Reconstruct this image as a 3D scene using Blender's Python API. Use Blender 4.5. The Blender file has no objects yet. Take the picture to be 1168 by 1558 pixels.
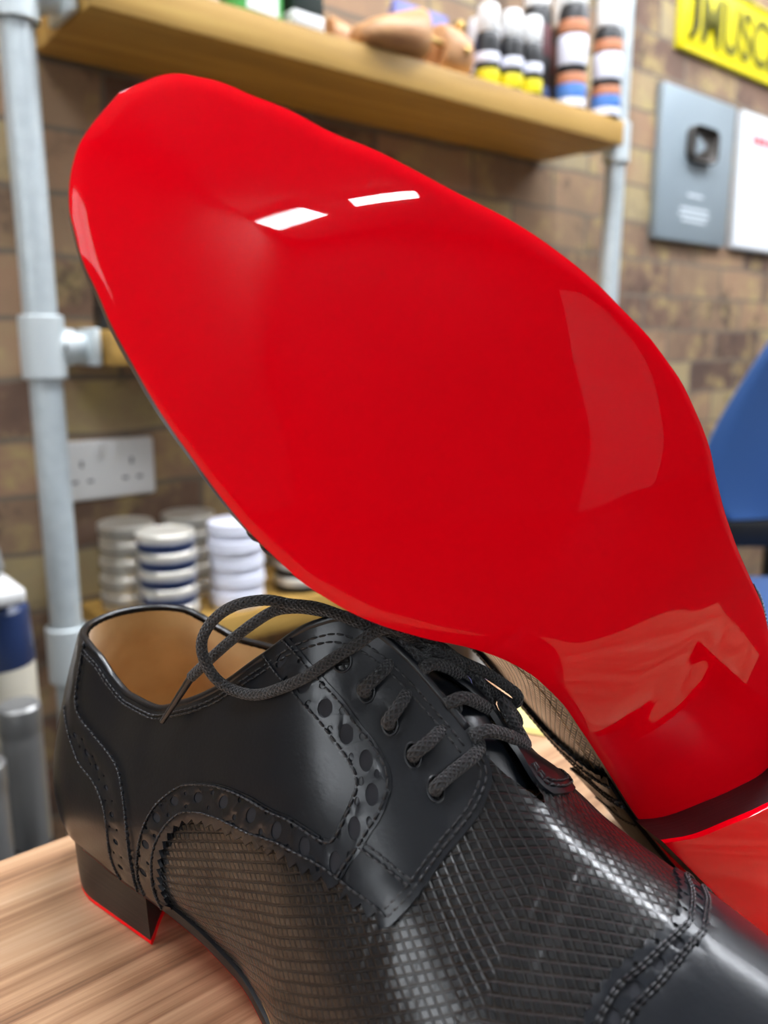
import bpy, bmesh, math, random
import numpy as np
from mathutils import Vector, Matrix, geometry
random.seed(7)
SC = bpy.context.scene
COL = SC.collection
TZ = 0.75                      # height of the bench top
# ---------------------------------------------------------------- camera
cam_d = bpy.data.cameras.new('camera'); cam = bpy.data.objects.new('camera', cam_d); COL.objects.link(cam)
cam_d.sensor_fit = 'VERTICAL'; cam_d.sensor_height = 36.0; cam_d.lens = 1230/1558*36
YAW = math.atan2(.637, .770)
cam.location = (0, 0, TZ + .188); cam.rotation_euler = (math.pi/2 - .205, 0, -YAW)
cam_d.clip_start = .01
cam_d.dof.use_dof = True; cam_d.dof.focus_distance = .222; cam_d.dof.aperture_fstop = 10.5
SC.camera = cam
# ---------------------------------------------------------------- world and exposure
SC.view_settings.view_transform = 'Standard'; SC.view_settings.look = 'None'
SC.view_settings.gamma = 1; SC.view_settings.exposure = 0.0; SC.view_settings.use_curve_mapping = False
w = bpy.data.worlds.new('world'); SC.world = w; w.use_nodes = True
w.node_tree.nodes['Background'].inputs[0].default_value = (.9, .95, 1, 1)
w.node_tree.nodes['Background'].inputs[1].default_value = 6.0
LAMP_STRENGTH = 61.0
# ---------------------------------------------------------------- helpers
def rgb(h):
    h = h.lstrip('#'); c = [int(h[i:i+2], 16)/255 for i in (0, 2, 4)]
    return tuple(x/12.92 if x <= .04045 else ((x+.055)/1.055)**2.4 for x in c) + (1,)
def mat(name, color=None, rough=.5, metal=0, coat=0, coat_rough=.05, spec=.5, emit=None, strength=0, sheen=0):
    m = bpy.data.materials.new(name); m.use_nodes = True
    b = m.node_tree.nodes['Principled BSDF']
    if color is not None: b.inputs['Base Color'].default_value = rgb(color) if isinstance(color, str) else color
    b.inputs['Roughness'].default_value = rough; b.inputs['Metallic'].default_value = metal
    b.inputs['Coat Weight'].default_value = coat; b.inputs['Coat Roughness'].default_value = coat_rough
    b.inputs['Specular IOR Level'].default_value = spec
    if sheen: b.inputs['Sheen Weight'].default_value = sheen
    if emit: b.inputs['Emission Color'].default_value = rgb(emit); b.inputs['Emission Strength'].default_value = strength
    return m
class N:
    """a small node-graph helper"""
    def __init__(self, m): self.t = m.node_tree; self.b = self.t.nodes['Principled BSDF']
    def n(self, kind, **kw):
        x = self.t.nodes.new(kind)
        for k, v in kw.items(): setattr(x, k, v)
        return x
    def put(self, x, i, v):
        if isinstance(v, bpy.types.NodeSocket): self.t.links.new(v, x.inputs[i])
        else: x.inputs[i].default_value = v
    def math(self, op, a, b=0, c=0):
        x = self.n('ShaderNodeMath', operation=op)
        self.put(x, 0, a); self.put(x, 1, b); self.put(x, 2, c)
        return x.outputs[0]
    def noise(self, vec, scale, detail=4, rough=.5):
        x = self.n('ShaderNodeTexNoise'); self.put(x, 'Vector', vec); self.put(x, 'Scale', scale); self.put(x, 'Detail', detail); self.put(x, 'Roughness', rough)
        return x.outputs['Fac']
    def ramp(self, fac, stops):
        x = self.n('ShaderNodeValToRGB'); self.put(x, 0, fac)
        while len(x.color_ramp.elements) < len(stops): x.color_ramp.elements.new(.5)
        for e, (p, c) in zip(x.color_ramp.elements, stops):
            e.position = p; e.color = rgb(c) if isinstance(c, str) else c
        return x.outputs[0]
    def mix(self, fac, a, b, mode='MIX'):
        x = self.n('ShaderNodeMix', data_type='RGBA', blend_type=mode)
        self.put(x, 0, fac); self.put(x, 6, a); self.put(x, 7, b)
        return x.outputs[2]
    def map(self, src, scale=(1, 1, 1), rot=(0, 0, 0), loc=(0, 0, 0)):
        x = self.n('ShaderNodeMapping'); self.put(x, 0, src); x.inputs['Scale'].default_value = scale
        x.inputs['Rotation'].default_value = rot; x.inputs['Location'].default_value = loc
        return x.outputs[0]
    def coord(self, which): return self.n('ShaderNodeTexCoord').outputs[which]
    def bump(self, h, strength, dist):
        x = self.n('ShaderNodeBump'); self.put(x, 'Height', h); x.inputs['Strength'].default_value = strength; x.inputs['Distance'].default_value = dist
        self.t.links.new(x.outputs[0], self.b.inputs['Normal']); return x.outputs[0]
    def base(self, c): self.t.links.new(c, self.b.inputs['Base Color'])
def link(name, me, material, parent=None, smooth=True):
    o = bpy.data.objects.new(name, me); COL.objects.link(o)
    for m in (material if isinstance(material, (list, tuple)) else [material]): me.materials.append(m)
    if smooth:
        for p in me.polygons: p.use_smooth = True
    if parent is not None: o.parent = parent
    return o
def mesh(name, verts, faces, material, parent=None, smooth=True, uv=None, uvf=None, mats=None, sharp=None):
    me = bpy.data.meshes.new(name)
    me.from_pydata([tuple(map(float, v)) for v in verts], [], [tuple(int(i) for i in f) for f in faces])
    if uv is not None:
        l = me.uv_layers.new(name='UVMap')
        idx = np.empty(len(me.loops), int); me.loops.foreach_get('vertex_index', idx)
        l.data.foreach_set('uv', np.asarray(uv, np.float32)[idx].ravel())
    if mats is not None: me.polygons.foreach_set('material_index', mats)
    me.validate(); me.update()
    o = link(name, me, material, parent, smooth)
    if sharp is not None: me.set_sharp_from_angle(angle=math.radians(sharp))
    return o
def bm_obj(name, bm, material, parent=None, smooth=True, sharp=35):
    me = bpy.data.meshes.new(name); bmesh.ops.recalc_face_normals(bm, faces=bm.faces); bm.to_mesh(me); bm.free()
    o = link(name, me, material, parent, smooth)
    if smooth and sharp: me.set_sharp_from_angle(angle=math.radians(sharp))
    return o
def bm_box(bm, c, s, bevel=0, rot=None, seg=2):
    r = bmesh.ops.create_cube(bm, size=1); vs = r['verts']
    M = Matrix.Translation(c) @ (rot.to_4x4() if rot is not None else Matrix()) @ Matrix.Diagonal((*s, 1))
    bmesh.ops.transform(bm, matrix=M, verts=vs)
    if bevel:
        es = list({e for v in vs for e in v.link_edges})
        bmesh.ops.bevel(bm, geom=es, offset=bevel, segments=seg, affect='EDGES', profile=.5)
def bm_lathe(bm, prof, n=40, c=(0, 0, 0), axis=None):
    """revolve (r, z) about z; axis turns z to another direction"""
    rings = []
    R = Vector((0, 0, 1)).rotation_difference(Vector(axis)).to_matrix() if axis is not None else Matrix.Identity(3)
    for r, z in prof:
        if r < 1e-6: rings.append([bm.verts.new(R @ Vector((0, 0, z)) + Vector(c))])
        else: rings.append([bm.verts.new(R @ Vector((r*math.cos(2*math.pi*k/n), r*math.sin(2*math.pi*k/n), z)) + Vector(c)) for k in range(n)])
    for a, b in zip(rings, rings[1:]):
        for k in range(n):
            q = [a[k % len(a)], a[(k+1) % n % len(a)], b[(k+1) % n % len(b)], b[k % len(b)]]
            q2 = []
            for v in q:
                if v not in q2: q2.append(v)
            if len(q2) > 2: bm.faces.new(q2)
def lathe(name, prof, material, parent=None, n=40, c=(0, 0, 0), axis=None, sharp=35):
    bm = bmesh.new(); bm_lathe(bm, prof, n, c, axis); return bm_obj(name, bm, material, parent, sharp=sharp)
def box(name, c, s, material, parent=None, bevel=0, rot=None):
    bm = bmesh.new(); bm_box(bm, c, s, bevel, rot); return bm_obj(name, bm, material, parent)
def spline(P, step):
    P = [np.array(p, float) for p in P]; P = [2*P[0]-P[1]] + P + [2*P[-1]-P[-2]]
    out = []
    for i in range(1, len(P)-2):
        a, b, c, d = P[i-1:i+3]; n = max(2, int(np.linalg.norm(c-b)/step))
        for t in np.arange(n)/n:
            out.append(.5*(2*b+(c-a)*t+(2*a-5*b+4*c-d)*t*t+(3*b-a-3*c+d)*t**3))
    out.append(P[-2]); return np.array(out)
def tube_data(P, r, n=12, caps=True, flat=1.0):
    """a tube along points P (array), radius r (number or array): verts, faces, uv"""
    P = np.asarray(P, float); m = len(P); r = np.broadcast_to(np.asarray(r, float), (m,))
    T = np.gradient(P, axis=0); T /= np.linalg.norm(T, axis=1)[:, None] + 1e-12
    up = np.array([0, 0, 1.0]) if abs(T[0][2]) < .9 else np.array([1.0, 0, 0])
    u = np.cross(T[0], up); u /= np.linalg.norm(u)
    V = []; U = []; F = []; s = np.r_[0, np.cumsum(np.linalg.norm(np.diff(P, axis=0), axis=1))]
    for i in range(m):
        u = u - T[i]*u.dot(T[i]); u /= np.linalg.norm(u) + 1e-12; w_ = np.cross(T[i], u)
        for k in range(n+1):
            a = 2*math.pi*k/n
            V.append(P[i] + r[i]*(math.cos(a)*u + flat*math.sin(a)*w_)); U.append((k/n, s[i]))
    for i in range(m-1):
        for k in range(n):
            a = i*(n+1)+k; F.append((a, a+1, a+n+2, a+n+1))
    if caps:
        F.append(tuple(range(n-1, -1, -1))); F.append(tuple((m-1)*(n+1)+k for k in range(n)))
    return V, F, U
def join(parts):
    V, F, U = [], [], []
    for v, f, u in parts:
        o = len(V); V += list(v); U += list(u); F += [tuple(i+o for i in q) for q in f]
    return V, F, U
def thing(name, label, cat, loc=(0, 0, 0), rotz=0, group=None):
    o = bpy.data.objects.new(name, None); COL.objects.link(o); o.empty_display_size = .05
    o.location = loc; o.rotation_euler = (0, 0, rotz)
    return tag(o, label, cat, group)
def tag(o, label, cat, group=None):
    o['label'] = label; o['category'] = cat
    if group: o['group'] = group
    return o
def struct(o): o['kind'] = 'structure'; return o
def dup(root, loc, label, rotz=None, group=None):
    r = root.copy(); COL.objects.link(r); r.location = loc
    if rotz is not None: r.rotation_euler = (0, 0, rotz)
    r['label'] = label
    if group: r['group'] = group
    for ch in list(root.children):
        c = ch.copy(); COL.objects.link(c); c.parent = r
        for g in ch.children:
            d = g.copy(); COL.objects.link(d); d.parent = c
    return r
# ---------------------------------------------------------------- shoe shape (centimetres: x heel to toe, y left, z up; right shoe)
QF = 5.03          # length of the fan round the heel
FC = 3.2           # centre of the heel fan
def pchip(xk, yk, x):
    xk = np.asarray(xk, float); yk = np.asarray(yk, float); x = np.clip(np.asarray(x, float), xk[0], xk[-1])
    h = np.diff(xk); d = np.diff(yk) / h
    m = np.zeros_like(yk)
    for i in range(1, len(xk) - 1):
        if d[i-1] * d[i] > 0:
            w1 = 2*h[i] + h[i-1]; w2 = h[i] + 2*h[i-1]
            m[i] = (w1 + w2) / (w1/d[i-1] + w2/d[i])
    m[0] = d[0]; m[-1] = d[-1]
    i = np.clip(np.searchsorted(xk, x) - 1, 0, len(xk) - 2)
    t = (x - xk[i]) / h[i]
    return ((1+2*t)*(1-t)**2*yk[i] + t*(1-t)**2*h[i]*m[i] + t*t*(3-2*t)*yk[i+1] + t*t*(t-1)*h[i]*m[i+1])
ZB = ([-2, 6.4, 9, 11, 13.5, 16, 19.5, 24, 27, 30.2], [2.03, 2.03, 1.56, .95, .35, .08, 0, .22, .65, 1.35])
def zb(x): return pchip(ZB[0], ZB[1], x)
# half widths of the outsole, (x, w): lateral and medial
SOLE_LAT = [(-1.83, 2.95), (.7, 3.0), (3.2, 3.1), (6.4, 3.3), (9.2, 3.12), (10.5, 3.1), (12.2, 3.5), (14.07, 4.45), (15, 4.85), (15.9, 5.12), (17, 5.32), (18.06, 5.38), (19.2, 5.27), (20.1, 5.15), (21.4, 4.85), (22.5, 4.53), (23.7, 4.0), (24.6, 3.62), (25.6, 3.22), (26.5, 2.76), (27.4, 2.4), (28.1, 2.05), (28.8, 1.73), (29.2, 1.42), (29.6, .95), (29.95, .05)]
SOLE_MED = [(-1.83, 2.95), (.7, 3.0), (3.2, 3.1), (6.4, 2.93), (7.66, 2.73), (9.15, 2.5), (10.8, 2.28), (12.2, 2.14), (13.3, 2.15), (14.2, 2.33), (15, 2.6), (15.8, 3.01), (16.3, 3.3), (17, 3.67), (17.5, 3.9), (18.3, 4.22), (19.1, 4.41), (19.95, 4.55), (20.6, 4.565), (21.3, 4.56), (22.7, 4.42), (23.5, 4.28), (24.3, 4.14), (25, 4.0), (25.8, 3.77), (26.7, 3.48), (27.45, 3.2), (28.2, 2.88), (28.6, 2.69), (29, 2.45), (29.25, 2.19), (29.5, 1.9), (29.7, 1.55), (29.85, 1.1), (29.95, .5)]
# profile of the upper, keyed by x: bulge (w, z), shoulder (w, z), edge (w, z)
def T(*rows): return np.array(rows, float).T
UP_LAT = T(
 # x     dw1   z1    w2    z2    wt    zt
 (-1.83, .25, 4.2, 2.75, 6.8, 2.10, 9.2),
 (.7,    .24, 4.2, 2.80, 6.7, 2.10, 9.2),
 (2.4,   .24, 4.2, 2.85, 6.6, 2.10, 9.15),
 (3.4,   .24, 4.2, 2.90, 6.5, 2.15, 8.95),
 (4.4,   .25, 4.2, 2.98, 6.3, 2.25, 8.40),
 (5.4,   .27, 4.2, 3.05, 6.2, 2.35, 8.10),
 (6.7,   .30, 4.2, 3.15, 6.2, 2.45, 8.12),
 (8.2,   .45, 4.0, 3.20, 6.3, 2.45, 8.70),
 (9.5,   .55, 3.8, 3.20, 6.6, 2.35, 9.42),
 (11,    .50, 3.6, 3.22, 7.0, 2.05, 10.6),
 (12.6,  .35, 3.3, 3.25, 7.3, 1.62, 11.80),
 (13.2,  .28, 3.2, 3.28, 7.3, 1.32, 12.00),
 (14.5,  .10, 2.9, 3.35, 7.1, .72, 11.30),
 (16,    .05, 2.7, 3.50, 6.7, .58, 10.10),
 (17.2,  .03, 2.6, 3.60, 6.3, .50, 9.0),
 (18.2,  .02, 2.5, 3.65, 5.9, .12, 8.25),
 (18.8,  .02, 2.4, 3.62, 5.65, 0, 7.85),
 (20.4,  .02, 2.3, 3.55, 5.2, 0, 7.1),
 (22,    .02, 2.2, 3.30, 4.8, 0, 6.5),
 (25,    .02, 2.2, 2.40, 4.2, 0, 5.6),
 (28,    .02, 2.3, 1.35, 3.6, 0, 4.5),
 (29.5,  .0, 2.5, .70, 3.2, 0, 3.7),
 (29.95, .0, 2.3, .03, 2.5, 0, 2.6))
UP_MED = UP_LAT.copy()
UP_MED[1] = pchip([-2, 3, 6.7, 9, 11, 13, 15, 17, 19, 30], [.25, .25, .5, .95, 1.15, 1.2, .9, .45, .1, 0], UP_LAT[0])
UP_MED[6] += pchip([-2, 2.4, 3.4, 5, 8, 11, 12.6, 13.8, 15, 16.2, 30], [0, 0, .05, .4, .35, -.4, -1.05, -1.1, -.5, 0, 0], UP_LAT[0])
UP_MED[4] += pchip([-2, 8, 11, 12.6, 14.2, 16, 30], [0, 0, -.2, -.5, -.5, 0, 0], UP_LAT[0])
QMAX = 29.9 - FC + QF
NQ, NV = 330, 121
def section(x, side, sole, bulge=None):
    """points (w, z) of the half section at key x, resampled by arc length to NV rows"""
    tab = UP_LAT if side < 0 else UP_MED
    w0 = pchip(*np.array(sole).T, x)
    f = [pchip(tab[0], tab[i], x) for i in range(1, 7)]
    z0 = zb(x) + .52
    if bulge is not None: f[0] = pchip(bulge[0], bulge[1], x)
    ins = .10 if x > 8 else .0
    P = [np.array([max(w0 - ins, .01), z0]), np.array([w0 + f[0], f[1]]), np.array([min(f[2], w0 + f[0]), f[3]]), np.array([f[4], f[5]])]
    c = np.clip((x - 16.8) / 1.6, 0, 1); c = c*c*(3-2*c)
    ext = 2*P[3] - P[2]; ext = P[3] + (P[3] - P[2]) * .6
    mir = np.array([-P[2][0], P[2][1]])
    P4 = ext*(1-c) + mir*c
    Pm = P[0] + np.array([-.8, -1.0])
    pts = [Pm] + P + [P4]
    out = []
    for i in range(1, 4):
        a, b, cc, d = pts[i-1:i+3]
        k0 = np.linalg.norm(b-a)**.5 + 1e-6; k1 = np.linalg.norm(cc-b)**.5 + 1e-6; k2 = np.linalg.norm(d-cc)**.5 + 1e-6
        t0, t1 = 0, k0; t2 = k0 + k1; t3 = t2 + k2
        for t in np.linspace(t1, t2, 40, endpoint=(i == 3)):
            A1 = (t1-t)/(t1-t0)*a + (t-t0)/(t1-t0)*b
            A2 = (t2-t)/(t2-t1)*b + (t-t1)/(t2-t1)*cc
            A3 = (t3-t)/(t3-t2)*cc + (t-t2)/(t3-t2)*d
            B1 = (t2-t)/(t2-t0)*A1 + (t-t0)/(t2-t0)*A2
            B2 = (t3-t)/(t3-t1)*A2 + (t-t1)/(t3-t1)*A3
            out.append((t2-t)/(t2-t1)*B1 + (t-t1)/(t2-t1)*B2)
    out = np.array(out)
    s = np.r_[0, np.cumsum(np.linalg.norm(np.diff(out, axis=0), axis=1))]
    v = np.linspace(0, s[-1], NV)
    A = np.stack([np.interp(v, s, out[:, 0]), np.interp(v, s, out[:, 1])], 1)
    ghost = A[::-1]*[-1, 1] if c > .99 else 2*A[-1]-A[::-1]
    B = np.concatenate([2*A[0]-A[:0:-1], A, ghost[1:]])          # reflected ends keep the edges in place
    kx = np.arange(-18, 19); kk = np.exp(-.5*(kx/6.0)**2); kk /= kk.sum()
    A = np.stack([np.convolve(B[:, i], kk, 'same')[NV-1:2*NV-1] for i in (0, 1)], 1)
    return A, s[-1]
class Shape:
    """the upper's surface S(side, q, v): q runs from the back seam to the toe, v from the sole edge to the top edge"""
    def __init__(self, lat, med, bulges=(None, None)):
        self.qs = np.linspace(0, QMAX, NQ)
        self.g = {}; self.arc = {}
        for side, sole, bulge in ((-1, lat, bulges[0]), (1, med, bulges[1])):
            G = np.zeros((NQ, NV, 3)); L = np.zeros(NQ)
            for i, q in enumerate(self.qs):
                x = FC - QF + q
                wz, L[i] = section(x, side, sole, bulge)
                if q < QF:
                    a = q / QF * math.pi/2
                    ex, ey = -math.cos(a), side*math.sin(a); cx = FC
                else:
                    ex, ey, cx = 0, side, x
                G[i, :, 0] = cx + ex*wz[:, 0]; G[i, :, 1] = ey*wz[:, 0]; G[i, :, 2] = wz[:, 1]
            self.g[side] = G; self.arc[side] = L
    def S(self, side, q, v, off=0.0):
        q = np.atleast_1d(np.asarray(q, float)); v = np.atleast_1d(np.asarray(v, float))
        G = self.g[side]
        def ev(q, v):
            a = np.clip(q/QMAX*(NQ-1), 0, NQ-1.0001); b = np.clip(v*(NV-1), 0, NV-1.0001)
            i = a.astype(int); j = b.astype(int); fi = a-i; fj = b-j
            def wts(f): return [(-f+2*f*f-f**3)/2, (2-5*f*f+3*f**3)/2, (f+4*f*f-3*f**3)/2, (-f*f+f**3)/2]
            wi, wj = wts(fi), wts(fj)
            r = 0
            for m in range(4):
                ii = np.clip(i+m-1, 0, NQ-1)
                for n in range(4):
                    jj = np.clip(j+n-1, 0, NV-1)
                    r = r + (wi[m]*wj[n])[:, None]*G[ii, jj]
            return r
        p = ev(q, v)
        e = .02; ev_ = .004
        du = ev(np.minimum(q+e, QMAX), v) - ev(np.maximum(q-e, 0), v)
        dv = ev(q, np.minimum(v+ev_, 1)) - ev(q, np.maximum(v-ev_, 0))
        n = np.cross(du, dv)*(1 if side < 0 else -1)
        n /= np.linalg.norm(n, axis=1)[:, None] + 1e-12
        # point outwards
        return p + n*np.asarray(off)[..., None] if np.ndim(off) else p + n*off, n
    def place(self, pts, side, off=0.0):
        """(q, v) pairs to surface points"""
        pts = np.asarray(pts, float)
        return self.S(side, pts[:, 0], pts[:, 1], off)
# ---------------------------------------------------------------- materials
def leather(name, color, rough, bump_scale=.00012):
    m = mat(name, color, rough, spec=.42, coat=.2, coat_rough=.2); g = N(m); o = g.coord('Object')
    h = g.math('ADD', g.math('MULTIPLY', g.noise(o, 900, 3), .25), g.noise(g.map(o, (1, 1, 1)), 60, 2))
    g.bump(h, .35, .0006)
    r = g.math('MULTIPLY_ADD', g.noise(o, 35, 3), .16, rough-.08); g.put(g.b, 'Roughness', r)
    return m
M_leather = leather('polished_black_leather', '#0f1319', .31)
M_trim = leather('brogued_black_leather', '#11151b', .27)
def lattice():
    m = mat('lattice_embossed_black_leather', '#131416', .3, spec=.55, coat=.3, coat_rough=.15); g = N(m)
    uv = g.coord('UV')
    s = g.n('ShaderNodeSeparateXYZ'); g.put(s, 0, uv)
    def line(c):
        f = g.math('FRACT', g.math('DIVIDE', c, .215))
        d = g.math('MULTIPLY', g.math('ABSOLUTE', g.math('SUBTRACT', f, .5)), 2)      # 1 on the line, 0 mid cell
        k = g.n('ShaderNodeMapRange', interpolation_type='SMOOTHSTEP'); g.put(k, 0, d); g.put(k, 1, .62); g.put(k, 2, .96); g.put(k, 3, 0); g.put(k, 4, 1)
        return k.outputs[0]
    def across(deg):                                            # distance across a family of lines running at this angle
        t = math.radians(deg)
        return g.math('MULTIPLY_ADD', s.outputs[0], -math.sin(t), g.math('MULTIPLY', s.outputs[1], math.cos(t)))
    l = g.math('MAXIMUM', line(across(34)), line(across(-43)))
    cr = g.noise(g.map(g.coord('UV'), (1.0, .22, 1), (0, 0, math.radians(-8))), 1.6, 3)
    h = g.math('ADD', g.math('MULTIPLY', l, -1), g.math('MULTIPLY', cr, .9))
    g.bump(h, 1.0, .0011)
    g.put(g.b, 'Roughness', g.math('MULTIPLY_ADD', l, .12, .26))
    return m
M_lattice = lattice()
M_backing = mat('matte_backing_leather', '#2a2b2f', .85, spec=.2)
M_thread = mat('black_waxed_thread', '#2b2c2f', .4)
M_lining = mat('tan_lining_leather', '#c49a60', .75, sheen=.3)
g = N(M_lining); g.base(g.ramp(g.noise(g.coord('Object'), 45, 4), [(.3, '#b48a50'), (.7, '#d2aa72')]))
M_edge = mat('black_sole_edge', '#17171a', .42)
g = N(M_edge); g.bump(g.noise(g.map(g.coord('Object'), (40, 40, 900)), 1, 3), .25, .0005)
M_red = mat('glossy_red_sole', (.96, .0, .008, 1), .5, spec=.0, coat=1.0, coat_rough=.015)
M_red.node_tree.nodes['Principled BSDF'].inputs['Coat IOR'].default_value = 1.34
g = N(M_red); o_ = g.coord('Object')
g.bump(g.noise(g.map(o_, (1, 1.4, 1)), 16, 1.0), .10, .02)
M_lace = mat('black_waxed_cotton_cord', '#17181b', .55, sheen=.2)
g = N(M_lace); uv = g.coord('UV'); s_ = g.n('ShaderNodeSeparateXYZ'); g.put(s_, 0, uv)
a_ = g.math('SINE', g.math('ADD', g.math('MULTIPLY', s_.outputs[0], 2*math.pi*7), g.math('MULTIPLY', s_.outputs[1], 4400)))
b_ = g.math('SINE', g.math('SUBTRACT', g.math('MULTIPLY', s_.outputs[0], 2*math.pi*7), g.math('MULTIPLY', s_.outputs[1], 4400)))
h_ = g.math('MAXIMUM', a_, b_); g.bump(h_, .8, .0004)
g.base(g.ramp(h_, [(.2, '#0c0d0f'), (.95, '#26282c')]))
M_aglet = mat('black_plastic_tip', '#1a1c20', .2, coat=.5)

M_table = mat('walnut_bench_top', '#a9764f', .42, spec=.4)
g = N(M_table); o_ = g.coord('Object')
n1 = g.noise(g.map(o_, (2.4, 95, 95)), 1.0, 6, .62); n2 = g.noise(g.map(o_, (9, 420, 100)), 1.0, 4, .6)
wv = g.math('ADD', g.math('MULTIPLY', n1, .72), g.math('MULTIPLY', n2, .28))
g.base(g.ramp(wv, [(.34, '#6d4f3c'), (.43, '#a27a5b'), (.52, '#c29a77'), (.66, '#d6b594')]))
g.bump(wv, .15, .001); g.put(g.b, 'Roughness', g.math('MULTIPLY_ADD', n2, .2, .34))
M_pine = mat('yellow_stained_board', '#b9924b', .6)
g = N(M_pine); o_ = g.coord('Object')
g.base(g.ramp(g.noise(g.map(o_, (1.5, 30, 30)), 1.4, 5, .6), [(.3, '#9a7636'), (.55, '#bb9349'), (.75, '#d0aa5c')]))
M_steel = mat('galvanised_steel', '#c9d3d6', .4, metal=.3)
g = N(M_steel); g.base(g.ramp(g.noise(g.coord('Object'), 60, 4), [(.3, '#bfcace'), (.7, '#cdd7da')]))
M_cast = mat('galvanised_casting', '#d0d9db', .45, metal=.25)
def bricks():
    m = mat('old_brick_paper', '#6a4a38', .8); g = N(m); o = g.coord('Object')
    sp = g.n('ShaderNodeSeparateXYZ'); g.put(sp, 0, o)
    cb = g.n('ShaderNodeCombineXYZ'); g.put(cb, 0, sp.outputs[0]); g.put(cb, 1, sp.outputs[2])
    warp = g.n('ShaderNodeVectorMath', operation='ADD'); g.put(warp, 0, cb.outputs[0])
    wn = g.n('ShaderNodeTexNoise'); g.put(wn, 'Vector', o); g.put(wn, 'Scale', 7.0)
    ws = g.n('ShaderNodeVectorMath', operation='SCALE'); g.put(ws, 0, wn.outputs['Color']); ws.inputs['Scale'].default_value = .02
    g.put(warp, 1, ws.outputs[0])
    b = g.n('ShaderNodeTexBrick'); g.put(b, 'Vector', warp.outputs[0]); b.offset = .5
    for k, v in (('Scale', 1.0), ('Mortar Size', .005), ('Mortar Smooth', .4), ('Bias', 0), ('Brick Width', .24), ('Row Height', .082)): g.put(b, k, v)
    b.inputs['Color1'].default_value = (0, 0, 0, 1); b.inputs['Color2'].default_value = (1, 1, 1, 1); b.inputs['Mortar'].default_value = (.5, .5, .5, 1)
    cell = g.math('ADD', g.math('MULTIPLY', b.outputs['Color'], .55), g.math('MULTIPLY', g.noise(o, 5.5, 5, .65), .55))
    col = g.ramp(cell, [(.2, '#54423a'), (.36, '#765c4c'), (.5, '#93795f'), (.62, '#a07f64'), (.76, '#a8966f'), (.9, '#978a76')])
    blot = g.noise(o, 11, 5, .7)
    k = g.n('ShaderNodeMapRange'); g.put(k, 0, blot); g.put(k, 1, .52); g.put(k, 2, .7)
    col = g.mix(k.outputs[0], col, rgb('#b5a06a'))
    k2 = g.n('ShaderNodeMapRange'); g.put(k2, 0, g.noise(g.map(o, (1, 1, 1), loc=(3, 1, 2)), 9, 5, .7)); g.put(k2, 1, .55); g.put(k2, 2, .72)
    col = g.mix(k2.outputs[0], col, rgb('#40342e'))
    col = g.mix(b.outputs['Fac'], col, rgb('#75685a'))
    g.base(col); return m
M_brick = bricks()
M_wall = mat('painted_wall', '#7d7a77', .7)
M_dim = mat('dark_painted_wall', '#4d4a49', .7)
M_ceiling = mat('white_ceiling', '#e8eaec', .8)
M_floor = mat('dark_floor', '#2e2c2b', .5)
M_lamp = mat('led_diffuser', '#ffffff', .5, emit='#f4f8ff', strength=LAMP_STRENGTH)
M_white = mat('white_plastic', '#e6e6e4', .35)
M_black = mat('black_plastic', '#141416', .4)
M_tin = mat('bare_tin', '#e2ded2', .3, metal=.4)
M_navy = mat('navy_paint', '#2a3c66', .35)
M_lilac = mat('pale_lilac_white', '#eceefb', .4)
M_cream = mat('cream_plastic', '#ded7c4', .5)
M_blue = mat('blue_upholstery', '#1d4c86', .65, sheen=.2)
g = N(M_blue); g.bump(g.noise(g.coord('Object'), 400, 3), .3, .001)
M_yellow = mat('yellow_paint', '#e3d413', .4)
M_silver = mat('brushed_silver', '#9aa8b0', .35, metal=.25)
M_emblem = mat('dark_grey_emblem', '#4f4a45', .4, metal=.2)
M_paper = mat('white_paper', '#eceef2', .6)
M_redink = mat('red_ink', '#d8606a', .6)
M_beech = mat('beech_wood', '#c08d5e', .45)
g = N(M_beech); g.base(g.ramp(g.noise(g.map(g.coord('Object'), (8, 40, 40)), 1.2, 4), [(.3, '#a9774b'), (.7, '#cf9f70')]))
M_brass = mat('brass', '#c7ab6a', .3, metal=.9)
M_green = mat('green_card', '#56b85a', .5)
M_dark = mat('dark_green_card', '#26302b', .4)
M_orange = mat('orange_label', '#c98560', .45)
M_sky = mat('blue_label', '#4f82cf', .45)
M_violet = mat('violet_card', '#6f74b4', .5)
M_maroon = mat('maroon_label', '#5b2f33', .45)
M_grey = mat('grey_speckled_cloth', '#8d8b88', .9)
M_brushed = mat('brushed_steel', '#9a9a98', .35, metal=.6)
# ---------------------------------------------------------------- room shell
WY = 1.17
struct(box('wall_back', (.9, WY+.05, 1.3), (5.4, .1, 2.6), M_brick))
WZ = (1.2, 1.95); WW = (-.7, .35)              # the shop window in the left wall
bm = bmesh.new()
bm_box(bm, (-1.75, -1.15, WZ[0]/2), (.1, 4.7, WZ[0])); bm_box(bm, (-1.75, -1.15, (WZ[1]+2.6)/2), (.1, 4.7, 2.6-WZ[1]))
bm_box(bm, (-1.75, (-3.5+WW[0])/2, (WZ[0]+WZ[1])/2), (.1, WW[0]+3.5, WZ[1]-WZ[0])); bm_box(bm, (-1.75, (1.2+WW[1])/2, (WZ[0]+WZ[1])/2), (.1, 1.2-WW[1], WZ[1]-WZ[0]))
struct(bm_obj('wall_left', bm, M_wall, smooth=False))
bm = bmesh.new(); cy = (WW[0]+WW[1])/2; cz = (WZ[0]+WZ[1])/2; sy = WW[1]-WW[0]; sz = WZ[1]-WZ[0]
for z in (WZ[0]+.02, WZ[1]-.02): bm_box(bm, (-1.75, cy, z), (.07, sy, .04))
for y in (WW[0]+.02, cy, WW[1]-.02): bm_box(bm, (-1.75, y, cz), (.07, .04, sz))
wf = struct(bm_obj('window_1', bm, M_white, smooth=False))
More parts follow.
